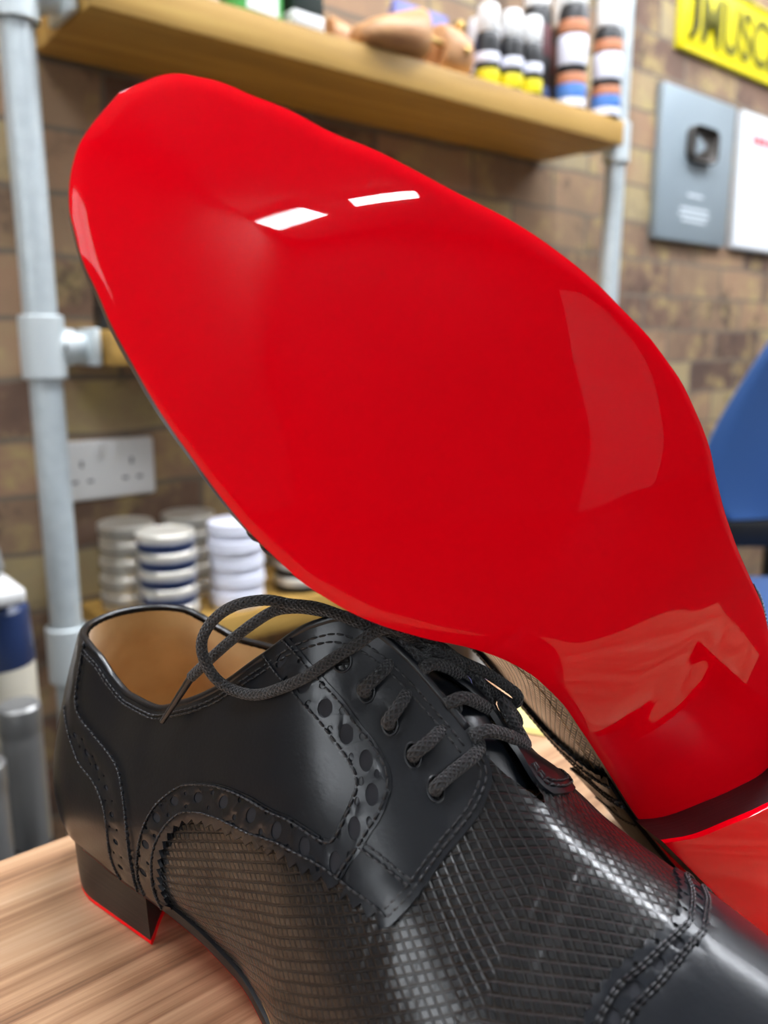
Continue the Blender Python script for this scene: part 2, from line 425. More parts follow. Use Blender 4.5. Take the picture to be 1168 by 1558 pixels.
M_glass = mat('window_glass', '#ffffff', 0.0); M_glass.node_tree.nodes['Principled BSDF'].inputs['Transmission Weight'].default_value = 1
M_glass.node_tree.nodes['Principled BSDF'].inputs['IOR'].default_value = 1.0
box('pane', (-1.75, cy, cz), (.004, sy-.02, sz-.02), M_glass, wf)
struct(box('wall_right', (3.55, -1.15, 1.3), (.1, 4.7, 2.6), M_wall))
struct(box('wall_front', (.9, -3.5, 1.3), (5.4, .1, 2.6), M_dim))
struct(box('floor', (.9, -1.15, -.05), (5.4, 4.8, .1), M_floor))
struct(box('ceiling', (.9, -1.15, 2.65), (5.4, 4.8, .1), M_ceiling))
d1 = struct(box('reflector_door_1', (1.15, -3.44, 1.0), (.82, .03, 2.0), M_white, None, .004))  # unseen pale door, added for the bright band reflected in the red sole
box('reflector_door_panel', (0, 0, 0), (.6, .012, .8), M_white, d1, .004).location = (1.15, -3.422, 1.45)
lab = ['white LED batten on the ceiling, first row in front of the shelving', 'white LED batten on the ceiling, last row far from the brick wall', 'white LED batten on the ceiling near the right wall', 'white LED batten on the ceiling near the window wall', 'white LED batten on the ceiling by the certificate end of the brick wall', 'added fill batten on the ceiling above the middle of the shelving', 'added fill batten in the ceiling corner above the certificate', 'added fill batten on the ceiling midway between the bench and the right wall', 'added fill batten on the ceiling over the trolley']  # from the mid-shelving batten onward: added fill lights for wall, tins and bench
def lamp(loc, rz, label):
    t = thing('ceiling_light', label, 'lamp', loc, rz, 'LED battens on the ceiling')
    box('housing', (0, 0, -.02), (.64, .22, .04), M_white, t, .006)
    box('diffuser', (0, 0, -.045), (.6, .18, .02), M_lamp, t, .004)
    return t
l0 = lamp((.55, .35, 2.6), 0, lab[0])
for p, rz, l in (((-.45, -2.5, 2.6), 0, lab[1]), ((2.5, -1.0, 2.6), math.pi/2, lab[2]), ((-1.35, -2.75, 2.6), .5, lab[3]), ((2.1, .35, 2.6), 0, lab[4]), ((1.1, .55, 2.6), 0, lab[5]), ((2.9, .6, 2.6), math.pi/2, lab[6]), ((1.75, -.25, 2.6), math.pi/2, lab[7]), ((-.55, .5, 2.6), 0, lab[8])):
    dup(l0, p, l, rz)
# ---------------------------------------------------------------- workbench
t = thing('workbench', 'walnut-topped workbench carrying the two shoes', 'table', (-.26, .130, 0))
box('table_top', (0, 0, TZ-.015), (1.28, .336, .03), M_table, t, .0015)
box('apron', (0, .14, TZ-.08), (1.14, .025, .1), M_black, t, .002); box('apron', (0, -.14, TZ-.08), (1.14, .025, .1), M_black, t, .002)
for x in (-.59, .59):
    for y in (-.14, .14): box('leg', (x, y, (TZ-.03)/2), (.06, .06, TZ-.03), M_black, t, .003)
# ---------------------------------------------------------------- pipe shelving
SZ = [TZ+.555, TZ+.162, TZ-.228, TZ-.60]        # undersides of the four boards
BT = .043
PX = (.318, 1.450); PY = 1.03
t = thing('pipe_shelf_frame', 'galvanised pipe frame holding the wooden boards against the brick wall', 'shelf frame', (PX[0], PY, 0))
for x in PX:
    lathe('upright', [(.0, 0), (.0195, 0), (.0195, 2.1), (0, 2.1)], M_steel, t, c=(x-PX[0], 0, 0))
    lathe('floor_flange', [(0, 0), (.05, 0), (.05, .008), (.026, .012), (.026, .05), (0, .05)], M_cast, t, c=(x-PX[0], 0, 0))
    for z in SZ:
        s = 1 if x == PX[0] else -1
        bm = bmesh.new()
        bm_lathe(bm, [(.0235, -.038), (.026, -.036), (.026, .036), (.0235, .038)], 28, (x-PX[0], 0, z+.022))
        bm_lathe(bm, [(.0, .012), (.0225, .012), (.0225, .034), (.0185, .036), (.0185, .049), (0, .049)], 24, (x-PX[0], 0, z+.022), (s, 0, 0))
        f = bm_obj('tee_fitting', bm, M_cast, t)
        lathe('set_screw', [(0, 0), (.006, 0), (.006, .005), (.003, .006), (0, .004)], M_black, f, 12, (x-PX[0]+s*.02, -.016, z+.022), (s*.7, -.7, 0))
    for z in SZ:
        s = 1 if x == PX[0] else -1
        box('end_bracket', (x-PX[0]+s*.053, -.0, z+.022), (.010, .075, .046), M_cast, t, .003)
labs = ['yellow-brown wooden board at the top, shoe trees and spray cans on it', 'yellow-brown wooden board at socket height, mostly hidden behind the red sole', 'yellow-brown wooden board below the socket, polish tins stacked on it', 'yellow-brown wooden board lowest of the four, glimpsed between the shoes']
b0 = None
for z, l in zip(SZ, labs):
    t = thing('shelf_board', l, 'shelf', ((.379+1.389)/2, 1.068, z), 0, 'boards of the pipe shelving')
    if b0 is None:
        pl = box('plank', (0, 0, BT/2), (1.008, .196, BT), M_pine, t, .002); b0 = pl
    else:
        c = b0.copy(); COL.objects.link(c); c.parent = t
TOP = [z + BT for z in SZ]
# ---------------------------------------------------------------- things on the wall
t = thing('power_socket', 'white double power socket on the brick wall beside the left pipe', 'socket', (.434, WY-.0001, TZ+.009))
bm = bmesh.new(); bm_box(bm, (0, -.006, 0), (.147, .012, .087), .005, seg=3); bm_obj('face_plate', bm, M_white, t)
for x in (-.037, .037):
    bm = bmesh.new()
    for dx, dz, sx, sz in ((0, .014, .004, .009), (-.011, -.011, .008, .004), (.011, -.011, .008, .004)): bm_box(bm, (x+dx, -.0122, dz-.004), (sx, .001, sz))
    bm_obj('socket_holes', bm, mat('socket_hole_grey', '#55555a', .6) if x < 0 else bpy.data.materials['socket_hole_grey'], t)
    box('rocker_switch', (x*.35, -.0135, .029), (.009, .004, .017), M_white, t, .001)
t = thing('street_sign', 'yellow pressed-metal sign with dark lettering on the brick wall', 'sign', (2.16, WY-.0001, TZ+.955))
bm = bmesh.new(); bm_box(bm, (0, -.004, 0), (.62, .008, .175), .0035); bm_obj('plate', bm, M_yellow, t)
M_dkletter = mat('sign_black', '#1c1b10', .5)
M_olive = mat('sign_letter_olive', '#6e6a08', .5)  # dark olive colour of the raised letters
P = []
for cx, cz, a0 in ((.29, .07, 0), (-.29, .07, 90), (-.29, -.07, 180), (.29, -.07, 270)):
    for k in range(7): a = math.radians(a0+15*k); P.append((cx+.012*math.cos(a), -.009, cz+.012*math.sin(a)))
P.append(P[0]); V, F, U = tube_data(np.array(P), .004, 8, caps=False); mesh('rim', V, F, M_yellow, t)
def text(name, s, size, loc, m, parent, rot=(math.pi/2, 0, 0), extrude=.001, sx=1):
    cu = bpy.data.curves.new(name, 'FONT'); cu.body = s; cu.size = size; cu.extrude = extrude; cu.offset = .003
    cu.materials.append(m); o = bpy.data.objects.new(name, cu); COL.objects.link(o); o.parent = parent
    o.location = loc; o.rotation_euler = rot; o.scale = (sx, 1, 1)
    me = bpy.data.meshes.new_from_object(o.evaluated_get(bpy.context.evaluated_depsgraph_get())); par = o.parent
    bpy.data.objects.remove(o); o = bpy.data.objects.new(name, me); COL.objects.link(o); o.parent = par
    o.location = loc; o.rotation_euler = rot; o.scale = (sx, 1, 1); return o
text('lettering', 'MUSCLE', .155, (-.215, -.0085, -.052), M_olive, t, extrude=.002, sx=.82)
P = spline([(-.243, -.0095, .075), (-.243, -.0095, 0), (-.246, -.0095, -.035), (-.262, -.0095, -.055)], .005)
V, F, U = tube_data(P, np.linspace(.010, .016, len(P)), 8, flat=.3); mesh('bold_stroke', V, F, M_dkletter, t)
# silver award plaque
t = thing('award_plaque', 'silver award plaque with a dark play-button emblem on the brick wall', 'plaque', (1.962, WY-.0001, TZ+.611))
bm = bmesh.new(); bm_box(bm, (0, -.009, 0), (.335, .018, .345), .003); bm_obj('panel', bm, M_silver, t)
bm = bmesh.new(); bm_box(bm, (0, -.02, .055), (.118, .006, .08), .022, seg=5); e = bm_obj('emblem', bm, M_emblem, t)
me_v = [(-.020, -.0245, .055+.024), (-.020, -.0245, .055-.024), (.026, -.0245, .055), (-.020, -.0215, .055+.024), (-.020, -.0215, .055-.024), (.026, -.0215, .055)]
mesh('play_triangle', me_v, [(0, 1, 2), (0, 3, 4, 1), (1, 4, 5, 2), (2, 5, 3, 0)], M_silver, e, smooth=False)
M_engr = mat('engraved_white', '#dfe9ee', .5)
bm = bmesh.new()
for z, wd in ((-.062, .07), (-.095, .13), (-.108, .14), (-.121, .11)): bm_box(bm, (0, -.0185, z), (wd, .001, .006))
bm_obj('engraving', bm, M_engr, t)
t = thing('certificate', 'white framed certificate with a red heading to the right of the silver plaque', 'certificate', (2.29, WY-.0001, TZ+.613))
M_cframe = mat('pale_frame', '#c9cfd2', .4)
bm = bmesh.new(); bm_box(bm, (0, -.008, 0), (.25, .016, .345), .003); bm_obj('frame', bm, M_cframe, t)
box('sheet', (0, -.0165, 0), (.236, .002, .331), M_paper, t)
bm = bmesh.new()
for x, wd in ((-.055, .018), (-.03, .022), (-.002, .026), (.03, .022), (.056, .02)): bm_box(bm, (x, -.0178, .108), (wd, .001, .022), .0004)
bm_obj('red_heading', bm, M_redink, t)
bm = bmesh.new()
for k in range(5): bm_box(bm, (0, -.0178, .02-k*.022), (.15-.02*(k % 2), .001, .004))
bm_obj('text_lines', bm, mat('grey_ink', '#c3c8cf', .6), t)
# ---------------------------------------------------------------- top shelf
z = TOP[0]
def can(label, x, y, r, h, cap_h, bands, body, group, z0, cap=M_white, name='spray_can'):
    t = thing(name, label, 'spray can' if name == 'spray_can' else 'bottle', (x, y, z0), random.uniform(-.3, .3), group)
    lathe('body', [(0, 0), (r*.93, 0), (r, .003), (r, h-.012), (r*.86, h-.002), (r*.8, h), (0, h)], body, t, 36)
    for a, b, m in bands: lathe('label_band', [(r*1.004, h*a), (r*1.012, h*a+.0006), (r*1.012, h*b-.0006), (r*1.004, h*b)], m, t, 36)
    lathe('cap', [(r*.84, h-.002), (r*.90, h), (r*.86, h+cap_h*.86), (r*.74, h+cap_h), (0, h+cap_h)], cap, t, 36)
    return t
G1, G2 = 'small bottles with white caps on the top board', 'tall spray cans on the top board'
bb = [(.03, .30, M_yellow), (.42, .60, M_lilac)]
for (x, y, s) in ((1.045, 1.0, 'leftmost of the small white-capped bottles, next to the shoe tree'), (1.093, .992, 'small dark bottle with yellow base and white cap, second from the shoe tree'), (1.14, .99, 'small bottle with a bright yellow base and white cap, nearest the tall cans'), (1.075, 1.05, 'small white-capped bottle in the back row beside the shoe tree'), (1.13, 1.055, 'small white-capped bottle in the back row beside the tall cans')):
    can(s, x, y, .0205, .082, .040, bb, M_navy if y > 1 else M_black, G1, z, name='small_bottle')
b2_ = [(.02, .10, M_lilac), (.10, .24, M_sky), (.24, .34, M_orange), (.42, .70, M_lilac), (.72, .84, M_orange)]
for (x, y, s, h) in ((1.205, 1.035, 'dark spray can with white cap standing just right of the small bottles', .165), (1.262, 1.0, 'spray can with blue and orange label, middle of the tall cans', .172), (1.355, .992, 'spray can with blue and orange label right beside the pipe upright', .155), (1.315, 1.06, 'spray can in the back row half hidden behind the labelled ones', .165)):
    can(s, x, y, .0265, h, .055, b2_ if y < 1.03 else [(.05, .2, M_navy), (.5, .8, M_maroon)], M_black, G2, z)
# boxes
t = thing('polish_box', 'green and white carton at the left end of the top board', 'box', (.60, 1.0, z), .1)
box('carton', (0, 0, .055), (.075, .05, .11), M_green, t, .002); box('white_label', (.004, -.0255, .016), (.05, .001, .026), M_white, t); box('white_label', (-.03, -.0255, .07), (.012, .001, .05), M_white, t)
t = thing('polish_box', 'pale carton at the far left end of the top board, beside the green one', 'box', (.53, 1.01, z), -.1)
box('carton', (0, 0, .05), (.045, .05, .10), M_cream, t, .002)
t = thing('polish_tube_box', 'dark green carton with gold lettering and silver foot on the top board', 'box', (.675, .995, z), .05)
box('carton', (0, 0, .065), (.05, .045, .11), M_dark, t, .002); box('silver_foot', (0, 0, .009), (.052, .047, .018), M_white, t, .002)
bm = bmesh.new()
for k in range(3): bm_box(bm, (0, -.0235, .045+k*.016), (.03, .001, .009))
bm_obj('gold_lettering', bm, M_brass, t)
# wooden shoe trees
def shoe_tree(label, loc, rz, roll=0, s=1.0):
    t = thing('shoe_tree', label, 'shoe tree', loc, rz, 'wooden shoe trees on the top board')
    def blob(name, secs, m=M_beech):
        V, F = [], []; n = 28
        for x, w_, h, zc in secs:
            for k in range(n):
                a = 2*math.pi*k/n; V.append((x, w_*math.copysign(abs(math.cos(a))**.85, math.cos(a)), zc+h*math.copysign(abs(math.sin(a))**.85, math.sin(a))))
        F = [(i*n+k, i*n+(k+1) % n, (i+1)*n+(k+1) % n, (i+1)*n+k) for i in range(len(secs)-1) for k in range(n)]
        F += [tuple(range(n-1, -1, -1)), tuple((len(secs)-1)*n+k for k in range(n))]
        return mesh(name, V, F, m, t, sharp=50)
    blob('forepart', [(-.125, .006, .006, .014), (-.118, .022, .013, .016), (-.095, .035, .020, .021), (-.06, .041, .027, .028), (-.03, .040, .033, .034), (-.004, .036, .038, .039), (0, .033, .036, .039)])
    blob('heel_block', [(.045, .026, .030, .034), (.05, .030, .034, .036), (.085, .031, .035, .036), (.11, .026, .030, .034), (.122, .014, .018, .030), (.125, .004, .006, .03)])
    for y in (-.014, .014): lathe('spring_tube', [(0, -.006), (.005, -.006), (.005, .056), (0, .056)], M_brass, t, 14, (0, y, .038), (1, 0, 0))
    lathe('brass_screw', [(0, 0), (.007, 0), (.007, .003), (.004, .005), (0, .005)], M_brass, t, 16, (.085, -.031, .034), (0, -1, 0))
    lathe('knob', [(0, 0), (.006, 0), (.006, .008), (.011, .014), (.011, .020), (.006, .025), (0, .025)], M_brass, t, 18, (.1, 0, .064), (.3, 0, 1))
    return t
s1 = shoe_tree('beech shoe tree with brass fittings lying at the front edge of the top board', (.885, .995, z), .12)
s2 = dup(s1, (.80, 1.105, z), 'beech shoe tree lying behind the front one on the top board', 2.9)
t = thing('folded_cloth', 'violet-blue folded card standing behind the shoe trees on the top board', 'card', (1.0, 1.115, z))
bm = bmesh.new(); bm_box(bm, (0, 0, .07), (.12, .012, .14), .003); bm_box(bm, (.0, .01, .065), (.118, .006, .13), .002); bm_obj('folded_sheet', bm, M_violet, t)
# ---------------------------------------------------------------- second board: jars
def jar(label, x, y, z0, m, r=.03, h=.05):
    t = thing('cream_jar', label, 'jar', (x, y, z0), 0, 'dark jars on the second board')
    lathe('glass', [(0, 0), (r*.94, 0), (r, .004), (r, h*.62), (r*.9, h*.68), (0, h*.68)], m, t, 32)
    lathe('lid', [(r*.92, h*.66), (r*.97, h*.67), (r*.97, h*.97), (r*.9, h), (0, h)], M_black, t, 32)
jar('black jar at the left end of the second board, beside the pipe fitting', .415, 1.02, TOP[1], M_black)
jar('navy jar next to the black one, partly behind the red sole', .48, 1.02, TOP[1], M_navy, .028, .052)
jar('black jar behind the other two on the second board', .44, 1.1, TOP[1], M_black, .03, .055)
# ---------------------------------------------------------------- third board: polish tins
def tin(label, x, y, z0, lid, body, group, r=.0395, h=.0245):
    t = thing('polish_tin', label, 'tin', (x, y, z0), random.uniform(0, 6), group)
    lathe('base', [(0, 0), (r*.93, 0), (r*.96, .002), (r*.96, h*.62), (0, h*.62)], body, t, 40)
    lathe('lid', [(r*.97, h*.5), (r, h*.48), (r*1.0, h*.94), (r*.97, h*.995), (r*.86, h), (r*.84, h*.96), (0, h*.96)], lid, t, 40)
    lathe('rolled_edge', [(r*1.0, h*.44), (r*1.022, h*.47), (r*1.022, h*.52), (r*1.0, h*.55)], body if body is not M_tin else M_black, t, 40)
ORD = ['bottom', 'second from the bottom', 'middle', 'second from the top', 'top']
def stack(x, y, n, lid, body, what, group):
    names = ORD if n == 5 else {4: ['bottom', 'second from the bottom', 'second from the top', 'top'], 3: ['bottom', 'middle', 'top']}[n]
    for k in range(n):
        tin('%s, %s in its stack' % (what, names[k]), x+random.uniform(-.0015, .0015), y+random.uniform(-.0015, .0015), TOP[2]+k*.0250, lid, body, group)
stack(.455, 1.015, 5, M_tin, M_navy, 'navy-based silver polish tin', 'navy-based tins in the front left stack')
stack(.560, 1.015, 5, M_lilac, M_lilac, 'white polish tin right of the navy-based ones', 'white tins in the second stack')
stack(.672, 1.02, 4, M_tin, M_black, 'silver and black polish tin by the sole edge', 'silver and black tins in the third stack')
stack(.435, 1.105, 5, M_tin, M_tin, 'plain silver polish tin next to the pipe', 'plain tins in the back left stack')
stack(.535, 1.11, 5, M_tin, M_tin, 'plain silver polish tin behind the navy-based ones', 'plain tins in the back middle stack')
# ---------------------------------------------------------------- lowest board: pots glimpsed between the shoes
t = thing('violet_bottle', 'violet and white bottle on the lowest board, glimpsed between the shoes', 'bottle', (1.1, 1.03, TOP[3]))
lathe('body', [(0, 0), (.038, 0), (.04, .004), (.04, .09), (.02, .12), (.016, .13), (0, .13)], M_violet, t); lathe('cap', [(.018, .128), (.02, .13), (.02, .16), (0, .16)], M_white, t)
t = thing('white_pot', 'cream pot on the lowest board, glimpsed between the shoes', 'pot', (1.2, 1.02, TOP[3]))
lathe('body', [(0, 0), (.042, 0), (.045, .004), (.045, .06), (0, .06)], M_cream, t); lathe('lid', [(.046, .058), (.047, .06), (.047, .078), (.044, .08), (0, .08)], M_white, t)
# yellow slip on the bench
bm = bmesh.new(); bm_box(bm, (0, 0, .0006), (.03, .02, .0008)); bm_box(bm, (.002, .002, .0014), (.03, .02, .0008), rot=Matrix.Rotation(.08, 3, 'Z'))
o = bm_obj('paper_slip', bm, mat('yellow_paper', '#e4d588', .7), smooth=False); o.location = (.302, .245, TZ); o.rotation_euler = (0, 0, .5)
tag(o, 'small yellow paper slips lying on the bench behind the shoes', 'paper')
# ---------------------------------------------------------------- blue chair
t = thing('office_chair', 'blue upholstered chair with a rounded back in front of the brick wall', 'chair', (1.555, .645, 0), -YAW)
prof = [(-.135, .150), (-.115, .180), (-.08, .198), (-.02, .197), (.05, .172), (.145, .122), (.20, .088), (.235, .055), (.25, .02)]
pr = spline([(a, b, 0) for a, b in prof], .01)[:, :2]
V, F = [], []; nn_ = 21; nlev = len(pr); th = .045
def bk(t_, i, side):
    z_, w_ = pr[i]; y = -.035*(1-t_*t_)*-1 + side*th/2*math.sqrt(max(.02, 1-abs(t_)**6))
    return (t_*w_, y, TZ+z_)
for side in (-1, 1):
    for i in range(nlev):
        for t_ in np.linspace(-1, 1, nn_): V.append(bk(t_, i, side))
o2 = nlev*nn_
for i in range(nlev-1):
    for j in range(nn_-1):
        q = (i*nn_+j, i*nn_+j+1, (i+1)*nn_+j+1, (i+1)*nn_+j); F.append(q); F.append(tuple(o2+k for k in q[::-1]))
    for j in (0, nn_-1):
        q = (i*nn_+j, (i+1)*nn_+j, o2+(i+1)*nn_+j, o2+i*nn_+j); F.append(q if j == 0 else q[::-1])
for i in (0, nlev-1):
    for j in range(nn_-1):
        q = (i*nn_+j, i*nn_+j+1, o2+i*nn_+j+1, o2+i*nn_+j); F.append(q[::-1] if i == 0 else q)
mesh('backrest', V, F, M_blue, t, sharp=60)
bm = bmesh.new(); bm_box(bm, (0, .06, TZ-.18), (.07, .03, .30), .008); bm_box(bm, (0, .02, TZ-.165), (.30, .04, .055), .01); bm_obj('back_bracket', bm, M_black, t)
bm = bmesh.new(); bm_box(bm, (0, -.20, .47), (.46, .44, .07), .03, seg=4); bm_obj('seat', bm, M_blue, t)
box('seat_pan', (0, -.15, .425), (.3, .42, .025), M_black, t, .006)
lathe('gas_post', [(0, .06), (.028, .06), (.028, .25), (.018, .25), (.018, .42), (0, .42)], M_black, t, 24, (0, -.2, 0))
for k in range(5):
    a = 2*math.pi*k/5
    V, F, U = tube_data(np.array([(0, -.2, .09), (.14*math.cos(a), -.2+.14*math.sin(a), .08), (.27*math.cos(a), -.2+.27*math.sin(a), .062)]), [.022, .019, .015], 10)
    l_ = mesh('leg', V, F, M_black, t)
    lathe('caster', [(0, -.018), (.02, -.018), (.025, -.012), (.025, .012), (.02, .018), (0, .018)], M_black, l_, 20, (.27*math.cos(a), -.2+.27*math.sin(a), .0255), (-math.sin(a), math.cos(a), 0))
# ---------------------------------------------------------------- tool trolley at the left
t = thing('tool_trolley', 'small trolley with a pale rounded top behind the left corner of the bench', 'trolley', (.022, .905, 0))
bm = bmesh.new(); bm_box(bm, (0, 0, TZ-.062), (.40, .14, .018), .006, seg=3); bm_obj('tray_top', bm, M_white, t)
bm = bmesh.new(); bm_box(bm, (0, -.03, .42), (.40, .30, .016), .006, seg=3); bm_obj('lower_tray', bm, M_black, t)
for x in (-.185, .124):
    for y in (-.06, .06): lathe('leg', [(0, 0), (.009, 0), (.009, TZ-.071), (0, TZ-.071)], M_black, t, 14, (x-.004 if x > 0 else x, y, 0))
V, F = [], []; n = 30
for k, (r, zz_) in enumerate([(.001, 0), (.062, 0), (.068, .008), (.064, .03), (.056, .045), (.048, .062), (.044, .075), (.036, .09), (.02, .098), (.001, .1)]):
    for a in range(n):
        th_ = 2*math.pi*a/n; rr = r*(1+.06*math.sin(3*th_+k)+.03*math.sin(7*th_)); V.append((rr*math.cos(th_), rr*math.sin(th_), zz_))
F = [(k*n+a, k*n+(a+1) % n, (k+1)*n+(a+1) % n, (k+1)*n+a) for k in range(9) for a in range(n)]
o = mesh('polishing_cloth', V, F, M_grey); o.location = (.165, .915, TZ-.053); o.scale = (.8, .8, 1); tag(o, 'crumpled grey polishing cloth heaped on the pale trolley top', 'cloth')
t = thing('glue_bottle', 'navy bottle with a cream foot on the trolley, under its pale top', 'bottle', (.203, .895, .428))
lathe('foot', [(0, 0), (.034, 0), (.036, .004), (.036, .175), (0, .175)], M_cream, t); lathe('body', [(.0355, .174), (.0365, .176), (.034, .235), (.026, .245), (0, .245)], M_navy, t)
def tube_(label, x, y, h):
    t = thing('steel_canister', label, 'canister', (x, y, .428), 0, 'brushed steel canisters on the trolley')
    lathe('body', [(0, 0), (.0195, 0), (.02, .002), (.02, h-.02), (0, h-.02)], M_brushed, t, 32); lathe('lid', [(.0202, h-.03), (.0207, h-.029), (.0207, h-.003), (.018, h), (0, h)], M_brushed, t, 32)
tube_('tall brushed steel canister on the trolley nearest the heel of the standing shoe', .20, .82, .155)
tube_('brushed steel canister at the left edge, left of the taller one on the trolley', .150, .768, .13)
# ---------------------------------------------------------------- shoe details in surface coordinates (q, v)
VS = 9.0
def mirror_list(*a): return a
COUNTER = [(4.3, 1.0), (4.42, .88), (4.52, .78), (4.75, .705), (5.28, .662), (6.02, .668), (6.97, .663), (7.57, .622), (7.88, .562), (8.18, .481), (8.43, .374), (8.54, .277), (8.55, .16), (8.4, 0)]
COUNTER_IN = [(3.9, .66), (4.64, .578), (5.4, .498), (5.73, .487), (6.41, .488), (6.97, .457), (7.4, .389), (7.6, .282), (7.6, .158), (7.7, 0)]
COUNTER_HOLES = [(5.1, .585), (5.88, .57), (6.56, .56), (7.25, .51), (7.75, .40), (8.0, .27), (8.02, .12)]
ARCH_OUT = [(8.85, 0), (8.89, .127), (9.09, .262), (9.23, .366), (9.44, .467), (9.77, .55), (10.28, .62), (10.95, .66), (11.82, .658), (12.68, .634), (13.5, .603), (14.22, .576), (14.97, .566), (15.62, .568), (16.1, .576), (16.37, .588)]
FACE_IN = [(16.37, .588), (16.49, .613), (16.55, .652), (16.59, .688), (16.58, .72), (16.48, .73), (16.3, .74), (16.04, .746), (15.58, .761), (15.16, .78), (14.7, .81), (14.27, .848), (13.8, .894), (13.44, .938), (13.18, .976), (13.0, 1.0)]
FACE_OUT = [(13.6, 1.0), (13.9, .965), (14.49, .901), (14.99, .857), (15.53, .83), (16.01, .812), (16.41, .805), (16.73, .8), (17.08, .789), (17.24, .772), (17.29, .743), (17.27, .703), (17.16, .664), (17.09, .627), (16.97, .6), (16.88, .57), (16.8, .545)]
ARCH_LOW = [(9.7, 0), (9.79, .1), (9.9, .211), (10.04, .307), (10.16, .389), (10.52, .478), (11.03, .53), (11.74, .541), (12.61, .525), (13.31, .512), (13.76, .502), (14.42, .497), (14.93, .497), (15.48, .5), (16.04, .515), (16.64, .53), (17.08, .541), (17.48, .553), (17.97, .567), (18.43, .572)]
ARCH_LOW_ST = [(9.6, 0), (9.72, .2), (9.82, .3), (9.94, .385), (10.2, .46), (10.5, .513), (10.95, .556), (11.6, .567), (12.29, .556), (12.98, .538), (13.73, .518), (14.51, .513), (15.29, .514), (15.95, .529), (16.6, .545), (17.24, .558), (17.75, .572), (18.3, .579)]
TAB = [(17.12, .63), (17.6, .642), (18.08, .65), (18.56, .66)]
FRONT = [(18.43, .572), (18.72, .641), (18.85, .696), (19.01, .77), (19.14, .814), (19.26, .875), (19.24, .93), (19.13, .97), (18.9, .992), (18.5, 1.0)]
EYELETS = [(15.29 - .75, .93), (15.31, .908), (15.92 + .1, .882), (16.75, .863), (17.5, .854), (18.22, .844)]
EYELETS = [(14.5, .93), (15.29, .911), (15.98, .882), (16.75, .865), (17.5, .856), (18.22, .846)][1:]
BIG = [(13.7, .946), (14.56, .858), (15.23, .808), (15.89, .783), (16.56, .769), (16.98, .728), (16.85, .65), (16.64, .567), (15.68, .54), (14.69, .537), (13.71, .562), (12.59, .599), (11.53, .618), (10.53, .592), (9.86, .50), (9.50, .359), (9.27, .199)]
CAP_REAR = [(22.5, 0), (22.5, .3), (22.58, .6), (22.72, .74), (23.04, .83), (23.3, .925), (23.45, 1.0)]
CAP_FRONT = [(23.2, 0), (23.2, .4), (23.28, .68), (23.42, .744), (23.66, .824), (23.84, .92), (23.98, 1.0)]
CAP_HOLES = [(22.85, .35), (22.88, .5), (22.95, .6), (23.05, .685), (23.21, .762), (23.42, .845), (23.6, .922), (23.76, .992)]
LACES = dict(
 s2=[[14.25, -1.77, 10.53], [14.45, -1.45, 10.82], [14.43, -0.75, 11.04], [14.52, -0.4, 11.25], [14.43, 0.1, 11.25]],
 s3=[[15.02, -1.8, 9.92], [15.14, -1.48, 10.27], [14.98, -0.8, 10.44], [15.07, -0.45, 10.75], [14.85, 0.1, 10.69]],
 s4=[[15.83, -1.82, 9.36], [16.04, -1.47, 9.6], [15.99, -0.75, 9.71], [16.03, -0.4, 9.95], [15.75, 0.1, 9.92]],
 s5=[[16.53, -1.92, 8.79], [16.71, -1.49, 9.04], [16.88, -1.13, 9.23], [16.82, -0.55, 9.24], [16.39, 0.1, 9.15]],
 b2=[[15.2, -0.7, 10.9], [15.32, -0.3, 10.97], [15.46, 0.4, 10.6], [15.39, 1.1, 9.98]],
 b3=[[15.93, -0.7, 10.2], [16.21, -0.3, 10.31], [16.36, 0.4, 9.88], [16.29, 1.1, 9.34]],
 b4=[[16.68, -0.7, 9.55], [16.89, -0.3, 9.65], [17.13, 0.4, 9.3], [17.23, 1.1, 8.79]],
 loop=[[14.64, -0.2, 11.39], [14.54, -0.9, 11.91], [14.11, -1.15, 11.79], [13.85, -1.5, 11.52], [13.4, -1.96, 11.15], [12.88, -2.32, 10.69], [12.2, -2.55, 10.27], [11.37, -2.64, 9.89], [10.6, -2.75, 9.85], [10.2, -2.98, 10.15], [10.03, -3.2, 10.72], [10.01, -3.2, 11.28], [10.28, -3.0, 11.82], [10.9, -2.8, 12.27], [11.55, -2.4, 12.43], [12.03, -2.0, 12.32], [12.64, -1.7, 12.28], [13.21, -1.4, 12.1], [13.8, -1.1, 11.87], [14.31, -0.6, 11.56], [14.57, -0.1, 11.29]],
 end=[[14.78, -0.1, 11.34], [14.31, -0.6, 11.66], [13.72, -1.0, 11.93], [12.45, -1.5, 12.11], [11.91, -1.8, 12.13], [11.43, -2.0, 12.0], [10.97, -2.3, 11.65], [10.3, -2.5, 11.08], [9.71, -2.7, 10.51], [9.03, -2.85, 9.84]],
 rloop=[[14.64, -0.2, 11.39], [15.04, 0.1, 11.34], [15.43, 0.7, 10.78], [15.85, 1.3, 10.36], [16.19, 1.8, 9.91], [16.42, 2.05, 9.62], [16.44, 2.1, 9.42], [16.25, 2.1, 9.27], [15.99, 1.9, 9.48], [15.7, 1.5, 9.89], [15.53, 1.0, 10.49], [15.39, 0.5, 10.87], [14.91, 0.0, 11.22]])
AGLET = [[9.03, -2.85, 9.84], [8.41, -3.0, 8.94], [7.95, -3.1, 8.29]]

